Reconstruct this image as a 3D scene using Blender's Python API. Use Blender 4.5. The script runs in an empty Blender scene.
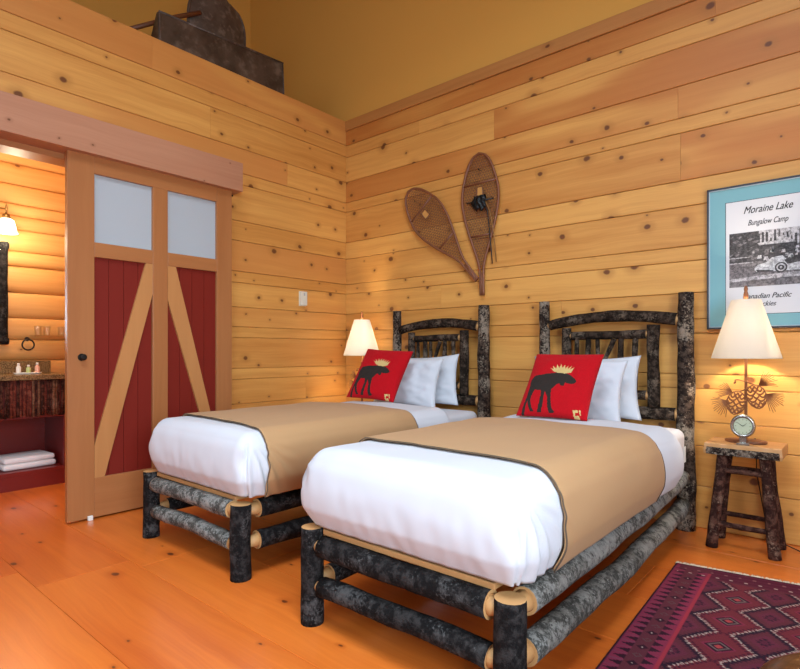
import bpy, bmesh, math, random
from mathutils import Vector, Matrix, noise, Euler
random.seed(7)
C = bpy.context.scene
COL = C.collection
PI = math.pi

# ------------------------------------------------------------------ helpers
def V(*a): return Vector(a)

def link(o, parent=None):
    COL.objects.link(o)
    if parent: o.parent = parent
    return o

def obj(name, bm, mats, parent=None, loc=None, rot=None, smooth=False, origin=None):
    """link bm as one mesh object.  origin: subtract this world point from the mesh and put the object there"""
    me = bpy.data.meshes.new(name)
    if origin is not None:
        bmesh.ops.translate(bm, verts=bm.verts, vec=-Vector(origin))
    bm.normal_update()
    bm.to_mesh(me); bm.free()
    if not isinstance(mats, (list, tuple)): mats = [mats]
    for m in mats: me.materials.append(m)
    if smooth:
        for p in me.polygons: p.use_smooth = True
    o = bpy.data.objects.new(name, me)
    if origin is not None and parent is None: o.location = origin
    if loc is not None: o.location = loc
    if rot is not None: o.rotation_euler = rot
    return link(o, parent)

def thing(name, label, cat, loc=(0, 0, 0), rot=(0, 0, 0), group=None):
    o = bpy.data.objects.new(name, None)
    o.empty_display_size = .05
    o.location = loc; o.rotation_euler = rot
    link(o); tag(o, label, cat, group)
    return o

def tag(o, label, cat, group=None):
    o['label'] = label; o['category'] = cat
    if group: o['group'] = group
    return o

def struct(o):
    o['kind'] = 'structure'
    return o

def NB(): return bmesh.new()

def box(bm, x0, x1, y0, y1, z0, z1, bev=0, mi=0, seg=2):
    b2 = bmesh.new()
    vs = [b2.verts.new((x, y, z)) for x in (x0, x1) for y in (y0, y1) for z in (z0, z1)]
    for f in ((0, 1, 3, 2), (4, 6, 7, 5), (0, 4, 5, 1), (2, 3, 7, 6), (0, 2, 6, 4), (1, 5, 7, 3)):
        b2.faces.new([vs[i] for i in f])
    if bev: bmesh.ops.bevel(b2, geom=list(b2.edges), offset=bev, segments=seg, affect='EDGES', profile=.5)
    merge(bm, b2, mi)

def merge(bm, b2, mi=None, M=None):
    if M is not None: bmesh.ops.transform(b2, matrix=M, verts=b2.verts)
    mp = {}
    for v in b2.verts: mp[v] = bm.verts.new(v.co)
    for f in b2.faces:
        try:
            nf = bm.faces.new([mp[v] for v in f.verts])
            nf.material_index = f.material_index if mi is None else mi
            nf.smooth = f.smooth
        except ValueError: pass
    b2.free()

def frames(pts):
    ts = []
    n = len(pts)
    for i in range(n):
        a = pts[max(0, i - 1)]; b = pts[min(n - 1, i + 1)]
        t = (b - a); t = t.normalized() if t.length > 1e-9 else V(0, 0, 1)
        ts.append(t)
    up = V(0, 0, 1) if abs(ts[0].z) < .9 else V(1, 0, 0)
    nrm = ts[0].cross(up).normalized()
    out = []
    for t in ts:
        nrm = (nrm - t * nrm.dot(t))
        nrm = nrm.normalized() if nrm.length > 1e-9 else t.orthogonal().normalized()
        out.append((t, nrm, t.cross(nrm)))
    return out

def tube(bm, pts, rad, sides=10, mi=0, cap=True, capmi=None, closed=False, smooth=True, rfun=None):
    pts = [Vector(p) for p in pts]
    if not isinstance(rad, (list, tuple)): rad = [rad] * len(pts)
    if closed:
        n = len(pts); ext = [pts[-1]] + pts + [pts[0]]
        fr = frames(ext)[1:-1]
    else: fr = frames(pts)
    rings = []
    for i, (p, (t, a, b)) in enumerate(zip(pts, fr)):
        ring = []
        for k in range(sides):
            th = 2 * PI * k / sides
            r = rad[i]
            d = a * math.cos(th) + b * math.sin(th)
            if rfun: r *= rfun(p + d * rad[i], i, th)
            ring.append(bm.verts.new(p + d * r))
        rings.append(ring)
    m = len(rings)
    for i in range(m if closed else m - 1):
        A = rings[i]; B = rings[(i + 1) % m]
        for k in range(sides):
            f = bm.faces.new((A[k], A[(k + 1) % sides], B[(k + 1) % sides], B[k]))
            f.material_index = mi; f.smooth = smooth
    if cap and not closed:
        for ring, rev in ((rings[0], True), (rings[-1], False)):
            f = bm.faces.new(list(reversed(ring)) if rev else ring)
            f.material_index = mi if capmi is None else capmi
            f.smooth = False

def lathe(bm, prof, cx=0, cy=0, seg=32, mi=0, capb=False, capt=False, smooth=True):
    rings = []
    for r, z in prof:
        rings.append([bm.verts.new((cx + r * math.cos(2 * PI * k / seg), cy + r * math.sin(2 * PI * k / seg), z)) for k in range(seg)])
    for A, B in zip(rings, rings[1:]):
        for k in range(seg):
            f = bm.faces.new((A[k], A[(k + 1) % seg], B[(k + 1) % seg], B[k])); f.material_index = mi; f.smooth = smooth
    if capb: bm.faces.new(list(reversed(rings[0]))).material_index = mi
    if capt: bm.faces.new(rings[-1]).material_index = mi

def prism(bm, poly, fn, d0, d1, mi=0):
    """extrude the 2D polygon between depths d0 and d1; fn(u, v, d) -> point"""
    A = [bm.verts.new(fn(u, v, d0)) for u, v in poly]
    B = [bm.verts.new(fn(u, v, d1)) for u, v in poly]
    n = len(poly)
    fs = [bm.faces.new(A), bm.faces.new(list(reversed(B)))]
    for i in range(n):
        fs.append(bm.faces.new((A[(i + 1) % n], A[i], B[i], B[(i + 1) % n])))
    for f in fs: f.material_index = mi
    bmesh.ops.recalc_face_normals(bm, faces=fs)

def nz(p, s, seed=0.): return noise.noise(Vector((p[0] * s + seed, p[1] * s + seed * .7, p[2] * s - seed)))

# ------------------------------------------------------------------ materials
class NT:
    def __init__(s, name):
        s.m = bpy.data.materials.new(name); s.m.use_nodes = True
        s.t = s.m.node_tree; s.n = s.t.nodes; s.b = s.n['Principled BSDF']
    def new(s, ty, **kw):
        n = s.n.new(ty)
        for k, v in kw.items(): setattr(n, k, v)
        return n
    def set(s, sock, val):
        if isinstance(val, bpy.types.NodeSocket): s.t.links.new(val, sock)
        elif isinstance(val, (tuple, list)) and len(val) == 3 and sock.type == 'RGBA': sock.default_value = (*val, 1)
        else: sock.default_value = val
    def math(s, op, a, b=0., c=0., clamp=False):
        n = s.new('ShaderNodeMath', operation=op, use_clamp=clamp)
        for i, x in enumerate((a, b, c)): s.set(n.inputs[i], x)
        return n.outputs[0]
    def mix(s, f, a, b, blend='MIX'):
        n = s.new('ShaderNodeMix', data_type='RGBA', blend_type=blend)
        s.set(n.inputs[0], f); s.set(n.inputs[6], a); s.set(n.inputs[7], b)
        return n.outputs[2]
    def comb(s, x, y, z):
        n = s.new('ShaderNodeCombineXYZ')
        for i, v in enumerate((x, y, z)): s.set(n.inputs[i], v)
        return n.outputs[0]
    def noise(s, vec, scale=1., detail=3., rough=.55, out='Fac', dims='3D'):
        n = s.new('ShaderNodeTexNoise', noise_dimensions=dims)
        if vec is not None: s.set(n.inputs['Vector'], vec)
        n.inputs['Scale'].default_value = scale; n.inputs['Detail'].default_value = detail; n.inputs['Roughness'].default_value = rough
        return n.outputs[out]
    def sstep(s, v, a, b, lo=0., hi=1.):
        n = s.new('ShaderNodeMapRange', interpolation_type='SMOOTHSTEP')
        for i, x in enumerate((v, a, b, lo, hi)): s.set(n.inputs[i], x)
        return n.outputs[0]
    def coord(s, which='Object'): return s.new('ShaderNodeTexCoord').outputs[which]
    def xyz(s, v):
        n = s.new('ShaderNodeSeparateXYZ'); s.set(n.inputs[0], v); return n.outputs
    def attr(s, name, out='Fac'):
        return s.new('ShaderNodeAttribute', attribute_name=name).outputs[out]
    def bump(s, h, strength=.3, dist=.01):
        n = s.new('ShaderNodeBump'); n.inputs['Strength'].default_value = strength; n.inputs['Distance'].default_value = dist
        s.set(n.inputs['Height'], h); s.t.links.new(n.outputs[0], s.b.inputs['Normal'])
    def bsdf(s, color=None, rough=None, metal=None, **kw):
        if color is not None: s.set(s.b.inputs['Base Color'], color)
        if rough is not None: s.set(s.b.inputs['Roughness'], rough)
        if metal is not None: s.set(s.b.inputs['Metallic'], metal)
        for k, v in kw.items(): s.set(s.b.inputs[k.replace('_', ' ')], v)
        return s.m

def plain(name, col, rough=.5, metal=0., **kw): return NT(name).bsdf(col, rough, metal, **kw)

def fabric(name, col, var=.08, scale=180., rough=.9, bump=.15):
    t = NT(name); c = t.coord()
    f = t.noise(c, scale, 2.)
    col2 = tuple(x * (1 - var) for x in col)
    g = t.noise(c, 5., 3.)
    t.bsdf(t.mix(f, t.mix(g, col, col2), tuple(x * (1 - var * .6) for x in col)), rough)
    t.b.inputs['Sheen Weight'].default_value = .06; t.b.inputs['Specular IOR Level'].default_value = .15
    t.bump(f, bump, .002)
    return t.m

def wood(name, au, av, light, dark, knot=(.13, .036, .009), red=None, kscale=(2.6, 5.2), kprob=.55, rough=.45, board=True, grain=1., coat=0., varspan=.55, kr=.075, an=None):
    """plank wood: au = axis of the grain, av = axis across; per-board number in the attribute 'board'"""
    t = NT(name); o = t.xyz(t.coord())
    u, v = o[au], o[av]
    rnd = t.attr('board') if board else 0.37
    r20 = t.math('MULTIPLY', rnd, 37.)
    uo = t.math('ADD', u, r20)
    warp = t.noise(t.comb(t.math('MULTIPLY', uo, 2.2), t.math('MULTIPLY', v, 5.), r20), 1., 2.)
    vw = t.math('ADD', v, t.math('MULTIPLY', t.math('SUBTRACT', warp, .5), .07))
    third = o[an] if an is not None else 0.
    vv = t.math('ADD', vw, third)
    g1 = t.noise(t.comb(t.math('MULTIPLY', uo, .9), t.math('MULTIPLY', vv, 22.), r20), 1., 4., .6)
    g2 = t.noise(t.comb(t.math('MULTIPLY', uo, 3.), t.math('MULTIPLY', vv, 130.), r20), 1., 2., .5)
    big = t.noise(t.comb(t.math('MULTIPLY', uo, .7), t.math('MULTIPLY', v, 3.5), r20), 1., 2., .5)
    f = t.math('ADD', t.math('MULTIPLY', t.math('SUBTRACT', g1, .5), 1.2 * grain), t.math('MULTIPLY', t.math('SUBTRACT', g2, .5), .45 * grain))
    f = t.math('ADD', f, t.math('MULTIPLY', t.math('SUBTRACT', big, .5), .9))
    if board:
        hsh = t.math('FRACT', t.math('MULTIPLY', rnd, 7.13))
        f = t.math('ADD', f, t.math('MULTIPLY', t.math('SUBTRACT', hsh, .5), varspan))
    f = t.math('ADD', f, .42, clamp=True)
    col = t.mix(f, light, dark)
    if red is not None:
        h2 = t.math('FRACT', t.math('MULTIPLY', rnd, 13.7)) if board else .5
        rm = t.math('MULTIPLY', t.sstep(h2, .55, 1.), t.sstep(big, .22, .52))
        col = t.mix(t.math('MULTIPLY', rm, .75), col, red)
    if kprob > 0:
        wob = t.noise(t.comb(uo, v, r20), 22., 2., .5, 'Color')
        w = t.xyz(wob)
        ku = t.math('MULTIPLY', t.math('ADD', uo, t.math('MULTIPLY', t.math('SUBTRACT', w[0], .5), .012)), kscale[0])
        kv = t.math('MULTIPLY', t.math('ADD', v, t.math('ADD', r20, t.math('MULTIPLY', t.math('SUBTRACT', w[1], .5), .012))), kscale[1])
        vo = t.new('ShaderNodeTexVoronoi', voronoi_dimensions='2D', feature='F1')
        vo.inputs['Randomness'].default_value = .95; vo.inputs['Scale'].default_value = 1.
        t.set(vo.inputs['Vector'], t.comb(ku, kv, 0.))
        cc = t.xyz(vo.outputs['Color'])
        has = t.math('LESS_THAN', cc[0], kprob)
        rad = t.math('MULTIPLY_ADD', t.math('POWER', cc[1], 2.), kr, kr * .35)
        d = t.math('DIVIDE', vo.outputs['Distance'], rad)
        core = t.math('MULTIPLY', t.sstep(d, .55, 1.05, 1., 0.), has)
        halo = t.math('MULTIPLY', t.sstep(d, .8, 3.2, .5, 0.), has)
        col = t.mix(halo, col, tuple(x * .78 for x in dark))
        col = t.mix(t.math('MULTIPLY', core, .92), col, knot)
    t.bsdf(col, rough)
    if coat:
        t.b.inputs['Coat Weight'].default_value = coat; t.b.inputs['Coat Roughness'].default_value = .22
    t.bump(g2, .06, .003)
    return t.m

PL, PD = (.73, .365, .090), (.52, .205, .038)
M = {}
M['pine_left'] = wood('pine_boards_left', 1, 2, PL, PD, red=(.58, .22, .055), kprob=.7, grain=1.15, kscale=(3.5, 4.3), kr=.085)
M['pine_back'] = wood('pine_boards_back', 0, 2, PL, PD, red=(.46, .135, .024), kprob=.7, grain=1.15, kscale=(3.5, 4.3), kr=.085)
M['floor'] = wood('pine_floor', 0, 1, (.71, .178, .024), (.52, .095, .012), knot=(.10, .022, .008), kscale=(2., 3.6), kprob=.75, rough=.30, coat=.4, varspan=.4, kr=.05)
M['log'] = wood('log_wall', 1, 2, (.72, .40, .13), (.56, .27, .07), kscale=(2.2, 3.), kprob=.45, varspan=.3)
M['door_v'] = wood('fir_upright', 2, 1, (.42, .168, .056), (.32, .112, .033), kprob=0, board=False, grain=.7, rough=.38)
M['door_h'] = wood('fir_rail', 1, 2, (.42, .168, .056), (.32, .112, .033), kprob=0, board=False, grain=.7, rough=.38)
M['brace'] = wood('fir_brace', 2, 1, (.54, .25, .085), (.42, .17, .05), kprob=0, board=False, grain=.6, rough=.4)
M['header'] = wood('fir_header', 1, 2, (.50, .245, .14), (.38, .16, .085), kprob=.55, board=False, kscale=(4, 5), kr=.045, rough=.4)
M['red'] = plain('red_paint', (.185, .013, .006), .6, Specular_IOR_Level=.25)
M['redstain'] = plain('red_stain', (.16, .010, .007), .35)
M['yellow'] = plain('ochre_paint', (.72, .37, .070), .75)
M['ceil'] = plain('ceiling_paint', (.62, .46, .22), .8)
M['iron'] = plain('dark_iron', (.02, .017, .015), .45, .6)
M['brass'] = plain('aged_brass', (.32, .20, .07), .35, .9)
M['copper'] = plain('copper_steel', (.24, .085, .030), .45, .4)
M['steel'] = plain('brushed_steel', (.40, .38, .35), .25, .95)
M['white'] = fabric('white_cotton', (.60, .612, .652), .03, 260., .85, .06)
M['sheet'] = fabric('white_sheet', (.62, .615, .645), .03, 260., .85, .06)
M['tan'] = fabric('tan_blanket', (.455, .265, .125), .06, 220., .95, .2)
M['binding'] = plain('blanket_edge', (.10, .065, .04), .9)
M['towel'] = fabric('white_towel', (.82, .78, .75), .06, 160., .95, .4)
M['bottlew'] = plain('bottle_plastic', (.80, .80, .74), .3)
M['green'] = plain('green_soap', (.45, .55, .22), .3)
M['pinkp'] = plain('pink_soap', (.75, .42, .30), .3)
M['thermo'] = plain('thermostat_plastic', (.72, .68, .56), .4)
M['leatherblack'] = plain('black_leather', (.012, .011, .011), .4)
M['matteal'] = plain('teal_mat', (.19, .40, .44), .8)
M['paper'] = plain('poster_paper', (.68, .67, .68), .7)
def halftone(name, col):
    t = NT(name); n = t.noise(t.coord(), 75., 5., .75)
    return t.bsdf(t.mix(t.sstep(n, .38, .62), tuple(x * .45 for x in col), tuple(min(.75, x * 1.45 + .02) for x in col)), .7)
M['ink'] = plain('print_ink', (.03, .028, .03), .7)
M['g1'] = halftone('print_dark', (.045, .04, .042))
M['g2'] = halftone('print_mid', (.15, .135, .14))
M['g3'] = halftone('print_light', (.42, .40, .41))
M['g4'] = halftone('print_pale', (.66, .645, .66))
M['frame'] = plain('frame_metal', (.045, .05, .06), .35, .4)
M['silver'] = plain('frame_lip', (.5, .5, .52), .3, .8)
M['mirror'] = plain('mirror_glass', (.9, .9, .9), .02, 1.)
M['label'] = plain('care_label', (.75, .76, .74), .7)

def bark(name, dark, mid, light, amt=.3):
    t = NT(name); c = t.coord()
    n1 = t.noise(c, 26., 6., .72); n2 = t.noise(c, 85., 4., .7); n3 = t.noise(c, 7., 4., .6)
    a = t.mix(t.sstep(n1, .44, .60), dark, mid)
    lo = .66 - .22 * amt
    fl = t.sstep(t.math('ADD', n2, t.math('MULTIPLY', t.math('SUBTRACT', n3, .5), .8)), lo, lo + .09)
    pt = t.sstep(t.math('ADD', n1, t.math('MULTIPLY', t.math('SUBTRACT', n3, .5), 1.2)), lo - .04, lo + .22)
    t.bsdf(t.mix(t.math('MAXIMUM', t.math('MULTIPLY', fl, .5), t.math('MULTIPLY', pt, .42)), a, light), .85)
    t.b.inputs['Specular IOR Level'].default_value = .1
    t.bump(t.math('ADD', n2, t.math('MULTIPLY', n1, 2.)), .8, .008)
    return t.m
M['bark'] = bark('dark_bark', (.008, .007, .007), (.032, .028, .027), (.13, .125, .122), .25)
M['barkgrey'] = bark('grey_bark', (.060, .058, .052), (.185, .178, .16), (.42, .41, .38), .7)
M['barkpost'] = bark('speckled_bark', (.016, .010, .008), (.075, .048, .034), (.50, .40, .30), .6)
M['barkbrown'] = bark('brown_bark', (.014, .009, .006), (.060, .038, .027), (.24, .18, .13), .35)
M['barkred'] = bark('reddish_bark', (.030, .011, .008), (.105, .045, .030), (.34, .22, .15), .2)
def cutwood():
    t = NT('cut_wood'); c = t.coord()
    n = t.noise(c, 30., 4., .6); n2 = t.noise(c, 6., 2.)
    t.bsdf(t.mix(n2, t.mix(n, (.60, .36, .15), (.46, .24, .085)), (.50, .25, .09)), .6)
    t.bump(n, .1, .003); return t.m
M['cut'] = cutwood()
M['slab'] = wood('slab_top', 0, 1, (.56, .30, .115), (.40, .18, .06), kprob=.3, board=False)
M['plyboard'] = wood('platform_board', 0, 1, (.55, .30, .115), (.40, .18, .06), kprob=.3, board=False, rough=.6)

def mottled(name, a, b, c3, s1, s2, rough=.5, metal=0., bump=.2):
    t = NT(name); c = t.coord()
    n1 = t.noise(c, s1, 4., .65); n2 = t.noise(c, s2, 3., .6)
    t.bsdf(t.mix(t.sstep(n2, .5, .72), t.mix(t.sstep(n1, .35, .65), a, b), c3), rough, metal)
    t.bump(n2, bump, .004); return t.m
M['granite'] = mottled('brown_granite', (.10, .055, .022), (.30, .20, .09), (.05, .035, .02), 90., 150., .2, 0., 0.)
M['oldmetal'] = mottled('weathered_metal', (.050, .028, .015), (.095, .060, .039), (.165, .115, .08), 5., 9., .55, .25)
M['scoop'] = mottled('scoop_metal', (.075, .050, .037), (.12, .085, .065), (.20, .15, .12), 6., 14., .5, .3)
M['haft'] = plain('worn_handle', (.17, .055, .02), .5)
M['leather'] = mottled('brown_leather', (.085, .026, .007), (.12, .038, .010), (.05, .016, .005), 7., 25., .3)
M['twig'] = bark('twig_bark', (.035, .012, .008), (.12, .04, .025), (.24, .11, .075), amt=.2)
M['shoewood'] = plain('snowshoe_ash', (.20, .066, .026), .45)
M['rawhide'] = plain('rawhide_lacing', (.20, .075, .030), .5)
M['strapl'] = plain('tan_strap', (.30, .14, .035), .6)
M['toecard'] = plain('toe_leather', (.60, .28, .07), .6)

def knit(name, col):
    t = NT(name); o = t.xyz(t.coord())
    a = t.math('SINE', t.math('MULTIPLY', o[2], 900.)); b = t.math('SINE', t.math('MULTIPLY', o[0], 700.))
    h = t.math('MULTIPLY', a, b)
    n = t.noise(t.coord(), 120., 2.)
    t.bsdf(t.mix(n, col, tuple(x * .7 for x in col)), .95); t.bump(h, .35, .003)
    t.b.inputs['Sheen Weight'].default_value = .03; t.b.inputs['Specular IOR Level'].default_value = .1
    return t.m
M['kred'] = knit('red_knit', (.52, .006, .012)); M['kdark'] = knit('brown_knit', (.035, .026, .022))
M['kbeige'] = knit('beige_knit', (.70, .50, .20))

def shade_mat():
    t = NT('lamp_shade_cloth')
    tr = t.new('ShaderNodeBsdfTranslucent'); tr.inputs[0].default_value = (.48, .45, .41, 1)
    df = t.new('ShaderNodeBsdfDiffuse'); df.inputs[0].default_value = (.74, .71, .66, 1)
    mx = t.new('ShaderNodeMixShader'); mx.inputs[0].default_value = .5
    t.t.links.new(df.outputs[0], mx.inputs[1]); t.t.links.new(tr.outputs[0], mx.inputs[2])
    t.t.links.new(mx.outputs[0], t.n['Material Output'].inputs[0]); return t.m
M['shade'] = shade_mat()
def emit(name, col, s):
    t = NT(name); t.b.inputs['Emission Color'].default_value = (*col, 1); t.b.inputs['Emission Strength'].default_value = s
    return t.bsdf(col, .5)
M['bulb'] = emit('lit_bulb', (1, .78, .48), 12.)
M['sconceglass'] = emit('lit_sconce_glass', (1, .90, .72), 2.2)
M['frost'] = plain('frosted_glass', (.66, .72, .76), .32, Transmission_Weight=.42, IOR=1.3)
def thin_glass():
    t = NT('clear_glass'); tr = t.new('ShaderNodeBsdfTransparent'); tr.inputs[0].default_value = (.96, .96, .95, 1)
    gl = t.new('ShaderNodeBsdfGlossy'); gl.inputs['Roughness'].default_value = .05
    fr = t.new('ShaderNodeLayerWeight'); fr.inputs[0].default_value = .3
    mx = t.new('ShaderNodeMixShader'); t.set(mx.inputs[0], t.math('MULTIPLY_ADD', fr.outputs['Facing'], .45, .06))
    t.t.links.new(tr.outputs[0], mx.inputs[1]); t.t.links.new(gl.outputs[0], mx.inputs[2])
    t.t.links.new(mx.outputs[0], t.n['Material Output'].inputs[0]); return t.m
M['glass'] = thin_glass()
M['clockface'] = plain('clock_face', (.46, .50, .34), .4)
def rugmat():
    t = NT('rug_wool'); c = t.attr('pattern', 'Color')
    n = t.noise(t.coord(), 260., 2.); n2 = t.noise(t.coord(), 6., 3.)
    t.bsdf(t.mix(t.math('MULTIPLY', n, .35), t.mix(t.math('MULTIPLY', n2, .3), c, (.10, .02, .03)), (.02, .006, .01)), .95)
    t.b.inputs['Specular IOR Level'].default_value = .06
    t.bump(n, .4, .004); return t.m
M['rug'] = rugmat()
M['fringe'] = fabric('rug_fringe', (.66, .52, .38), .1, 200., .95, .2)

# ------------------------------------------------------------------ camera
cam = bpy.data.objects.new('camera', bpy.data.cameras.new('camera')); link(cam)
YAW = math.atan(466 / 545.)
cam.location = (3.9534, -3.7917, 1.1)
cam.rotation_euler = (PI / 2, 0, YAW)
cam.data.sensor_width = 36; cam.data.lens = 545 / 800 * 36
cam.data.shift_y = 16.5 / 800; cam.data.clip_start = .02
C.camera = cam

# ------------------------------------------------------------------ room shell
def setboard(bm, f_list, val, lay):
    for f in f_list:
        f[lay] = val

def boards(name, mat, seams, spans, place, redfn=None, thick=.024, gap=.0016, ch=.0035, hide=None, meanlen=4.6):
    """horizontal boards: seams = heights, spans = [(a,b)] along; place(a, depth, z)"""
    bm = NB(); vals = []
    rng = random.Random(hash(name) % 1000 if False else len(name))
    for z1, z0 in zip(seams, seams[1:]):
        if z1 < z0: z0, z1 = z1, z0
        for (a0, a1, z0) in [(q + (z0,))[:3] for q in spans(z0, z1)]:
            ends = [a0]; x = a0 + rng.uniform(.9, meanlen * 1.3)
            while x < a1 - .5:
                ends.append(x); x += rng.uniform(1.2, meanlen * 1.5)
            ends.append(a1)
            for s0, s1 in zip(ends, ends[1:]):
                prof = [(z0 + gap, 0), (z1 - gap, 0), (z1 - gap, thick - ch), (z1 - gap - ch, thick), (z0 + gap + ch, thick), (z0 + gap, thick - ch)]
                e0 = s0 + .0006; e1 = s1 - .0006
                A = [bm.verts.new(place(e0, d, z)) for z, d in prof]; B = [bm.verts.new(place(e1, d, z)) for z, d in prof]
                fs = [bm.faces.new(A), bm.faces.new(list(reversed(B)))]
                n = len(prof)
                for i in range(n): fs.append(bm.faces.new((A[(i + 1) % n], A[i], B[i], B[(i + 1) % n])))
                r = rng.random()
                if redfn:
                    want = redfn((z0 + z1) / 2, (s0 + s1) / 2)
                    while ((r * 13.7) % 1 > .62) != want: r = rng.random()
                vals += [r] * len(fs)
    bmesh.ops.recalc_face_normals(bm, faces=bm.faces)
    o = obj(name, bm, mat)
    at = o.data.attributes.new('board', 'FLOAT', 'FACE')
    at.data.foreach_set('value', vals)
    return o

def zc(y): return 1.1 + .010001 * (351 - y)
seams_y = [131.5, 146, 158, 182.5, 203, 212.5, 243, 259.5, 284.8, 294.3, 314.5, 331, 340, 365.5, 374.5, 395, 410, 435, 461]
SZ = [zc(y) for y in seams_y]; SZ[-1] = 0.0
SZL = [3.395] + [zc(145.5), zc(157)] + SZ[3:]
OPY, OPZ = -2.445, 2.335       # bathroom doorway: everything left of OPY below OPZ
def spl(z0, z1):
    return [(-5.2, -.0)] if z0 >= OPZ - .001 else [(OPY, -.0)]
SZL = sorted(set([round(z, 4) for z in SZL] + []), reverse=True)
w = boards('wall_left', M['pine_left'], SZL, lambda a, b: [(-5.2, 0)] if a > OPZ else ([(OPY, 0), (-5.2, OPY, OPZ)] if b > OPZ + .05 else [(OPY, 0)]), lambda a, d, z: (d - .024, a, z)); struct(w)
w = boards('wall_back', M['pine_back'], SZ, lambda a, b: [(0.0, 6.)], lambda a, d, z: (a, .024 - d, z), redfn=lambda z, x: (z > 2.56 and x > 1.2) or (2.2 < z < 2.45 and x > 1.5)); struct(w)
# cores behind the boards
bm = NB(); box(bm, -.15, -.0245, OPY, .15, 0, 3.394); box(bm, -.15, -.0245, -5.2, OPY, 2.42, 3.394); struct(obj('wall_left_core', bm, M['pine_left']))
bm = NB(); box(bm, -.0, 6., .0245, .16, 0, 3.3); struct(obj('wall_back_core', bm, M['pine_back']))
# ledge strip along the top of the back wall, painted wall above
bm = NB(); box(bm, 0, 6., -.012, .16, SZ[0] + .002, 3.392, .003); struct(obj('trim_1', bm, wood('ledge_strip', 0, 2, (.54, .24, .065), (.42, .16, .038), kprob=.4, board=False)))
bm = NB(); box(bm, -1.69, 6., .03, .16, 3.392, 5.6); struct(obj('wall_back_upper', bm, M['yellow']))
bm = NB(); box(bm, -1.85, -1.69, -5.2, .16, 3.2, 5.6); struct(obj('wall_loft', bm, M['yellow']))
bm = NB(); box(bm, -1.69, -.15, -5.2, .03, 3.12, 3.36); struct(obj('ceiling_bathroom', bm, M['yellow']))
bm = NB(); box(bm, -1.85, 6., -7., .16, 5.6, 5.7); struct(obj('ceiling', bm, M['ceil']))
bm = NB(); box(bm, 6., 6.1, -7., .16, 0, 5.6); struct(obj('wall_right', bm, M['ceil']))
# floor: wide boards along X
bm = NB(); vals = []; rng = random.Random(3)
y = .0245; ys = [-2.966 + .428 * k for k in range(-9, 7)] + [.16]
for y0, y1 in zip(ys, ys[1:]):
    ends = [-1.85]; x = rng.uniform(-1, 2)
    while x < 5.5: ends.append(x); x += rng.uniform(2.2, 4.2)
    ends.append(6.)
    for a, b in zip(ends, ends[1:]):
        n0 = len(bm.faces)
        c = .0014; g = .0007
        for (xa, xb, ya, yb) in ((a + g, b - g, y0 + g, y1 - g),):
            top = [bm.verts.new(p) for p in ((xa + c, ya + c, 0), (xb - c, ya + c, 0), (xb - c, yb - c, 0), (xa + c, yb - c, 0))]
            mid = [bm.verts.new(p) for p in ((xa, ya, -c), (xb, ya, -c), (xb, yb, -c), (xa, yb, -c))]
            low = [bm.verts.new(p) for p in ((xa, ya, -.03), (xb, ya, -.03), (xb, yb, -.03), (xa, yb, -.03))]
            bm.faces.new(top)
            for i in range(4):
                j = (i + 1) % 4
                bm.faces.new((mid[i], mid[j], top[j], top[i])); bm.faces.new((low[i], low[j], mid[j], mid[i]))
        vals += [rng.random()] * (len(bm.faces) - n0)
fl = obj('floor', bm, M['floor']); struct(fl)
fl.data.attributes.new('board', 'FLOAT', 'FACE').data.foreach_set('value', vals)
bm = NB(); box(bm, -1.85, 6., -7., .16, -.12, -.029); struct(obj('floor_base', bm, M['floor']))

# bathroom shell
logs = [0, .22, .43, .64, .85, 1.02, 1.2, 1.39, 1.61, 1.84, 1.97, 2.16, 2.28, 2.38, 2.55, 2.73, 2.93, 3.12]
bm = NB(); vals = []
for z0, z1 in zip(logs, logs[1:]):
    h = (z1 - z0) / 2; zm = (z0 + z1) / 2; N = 10
    prev = None; r = rng.random()
    for k in range(N + 1):
        th = -PI / 2 + PI * k / N
        zz = zm + h * math.sin(th); dx = .042 * (max(0, math.cos(th)) ** .8)
        cur = [bm.verts.new((-1.70 + dx, yy, zz)) for yy in (-4.6, -1.3)]
        if prev:
            f = bm.faces.new((prev[0], prev[1], cur[1], cur[0])); f.smooth = True; vals.append(r)
        prev = cur
bmesh.ops.recalc_face_normals(bm, faces=bm.faces)
o = obj('wall_bathroom', bm, M['log']); struct(o)
o.data.attributes.new('board', 'FLOAT', 'FACE').data.foreach_set('value', vals)
bm = NB(); box(bm, -1.85, -1.70, -4.7, -1.2, 0, 3.2); struct(obj('wall_bathroom_core', bm, M['log']))
bm = NB(); box(bm, -1.7, -.15, -1.36, -1.26, 0, 3.12); box(bm, -1.7, -.15, -4.72, -4.62, 0, 3.12); struct(obj('wall_bathroom_side', bm, M['log']))
# doorway casing: head jamb and right jamb
bm = NB(); box(bm, -.14, .02, -5.2, OPY, OPZ, 2.42, .002); box(bm, -.14, .016, OPY - .02, OPY + .0, 0, OPZ, .002)
struct(obj('trim_2', bm, M['door_h']))

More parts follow.
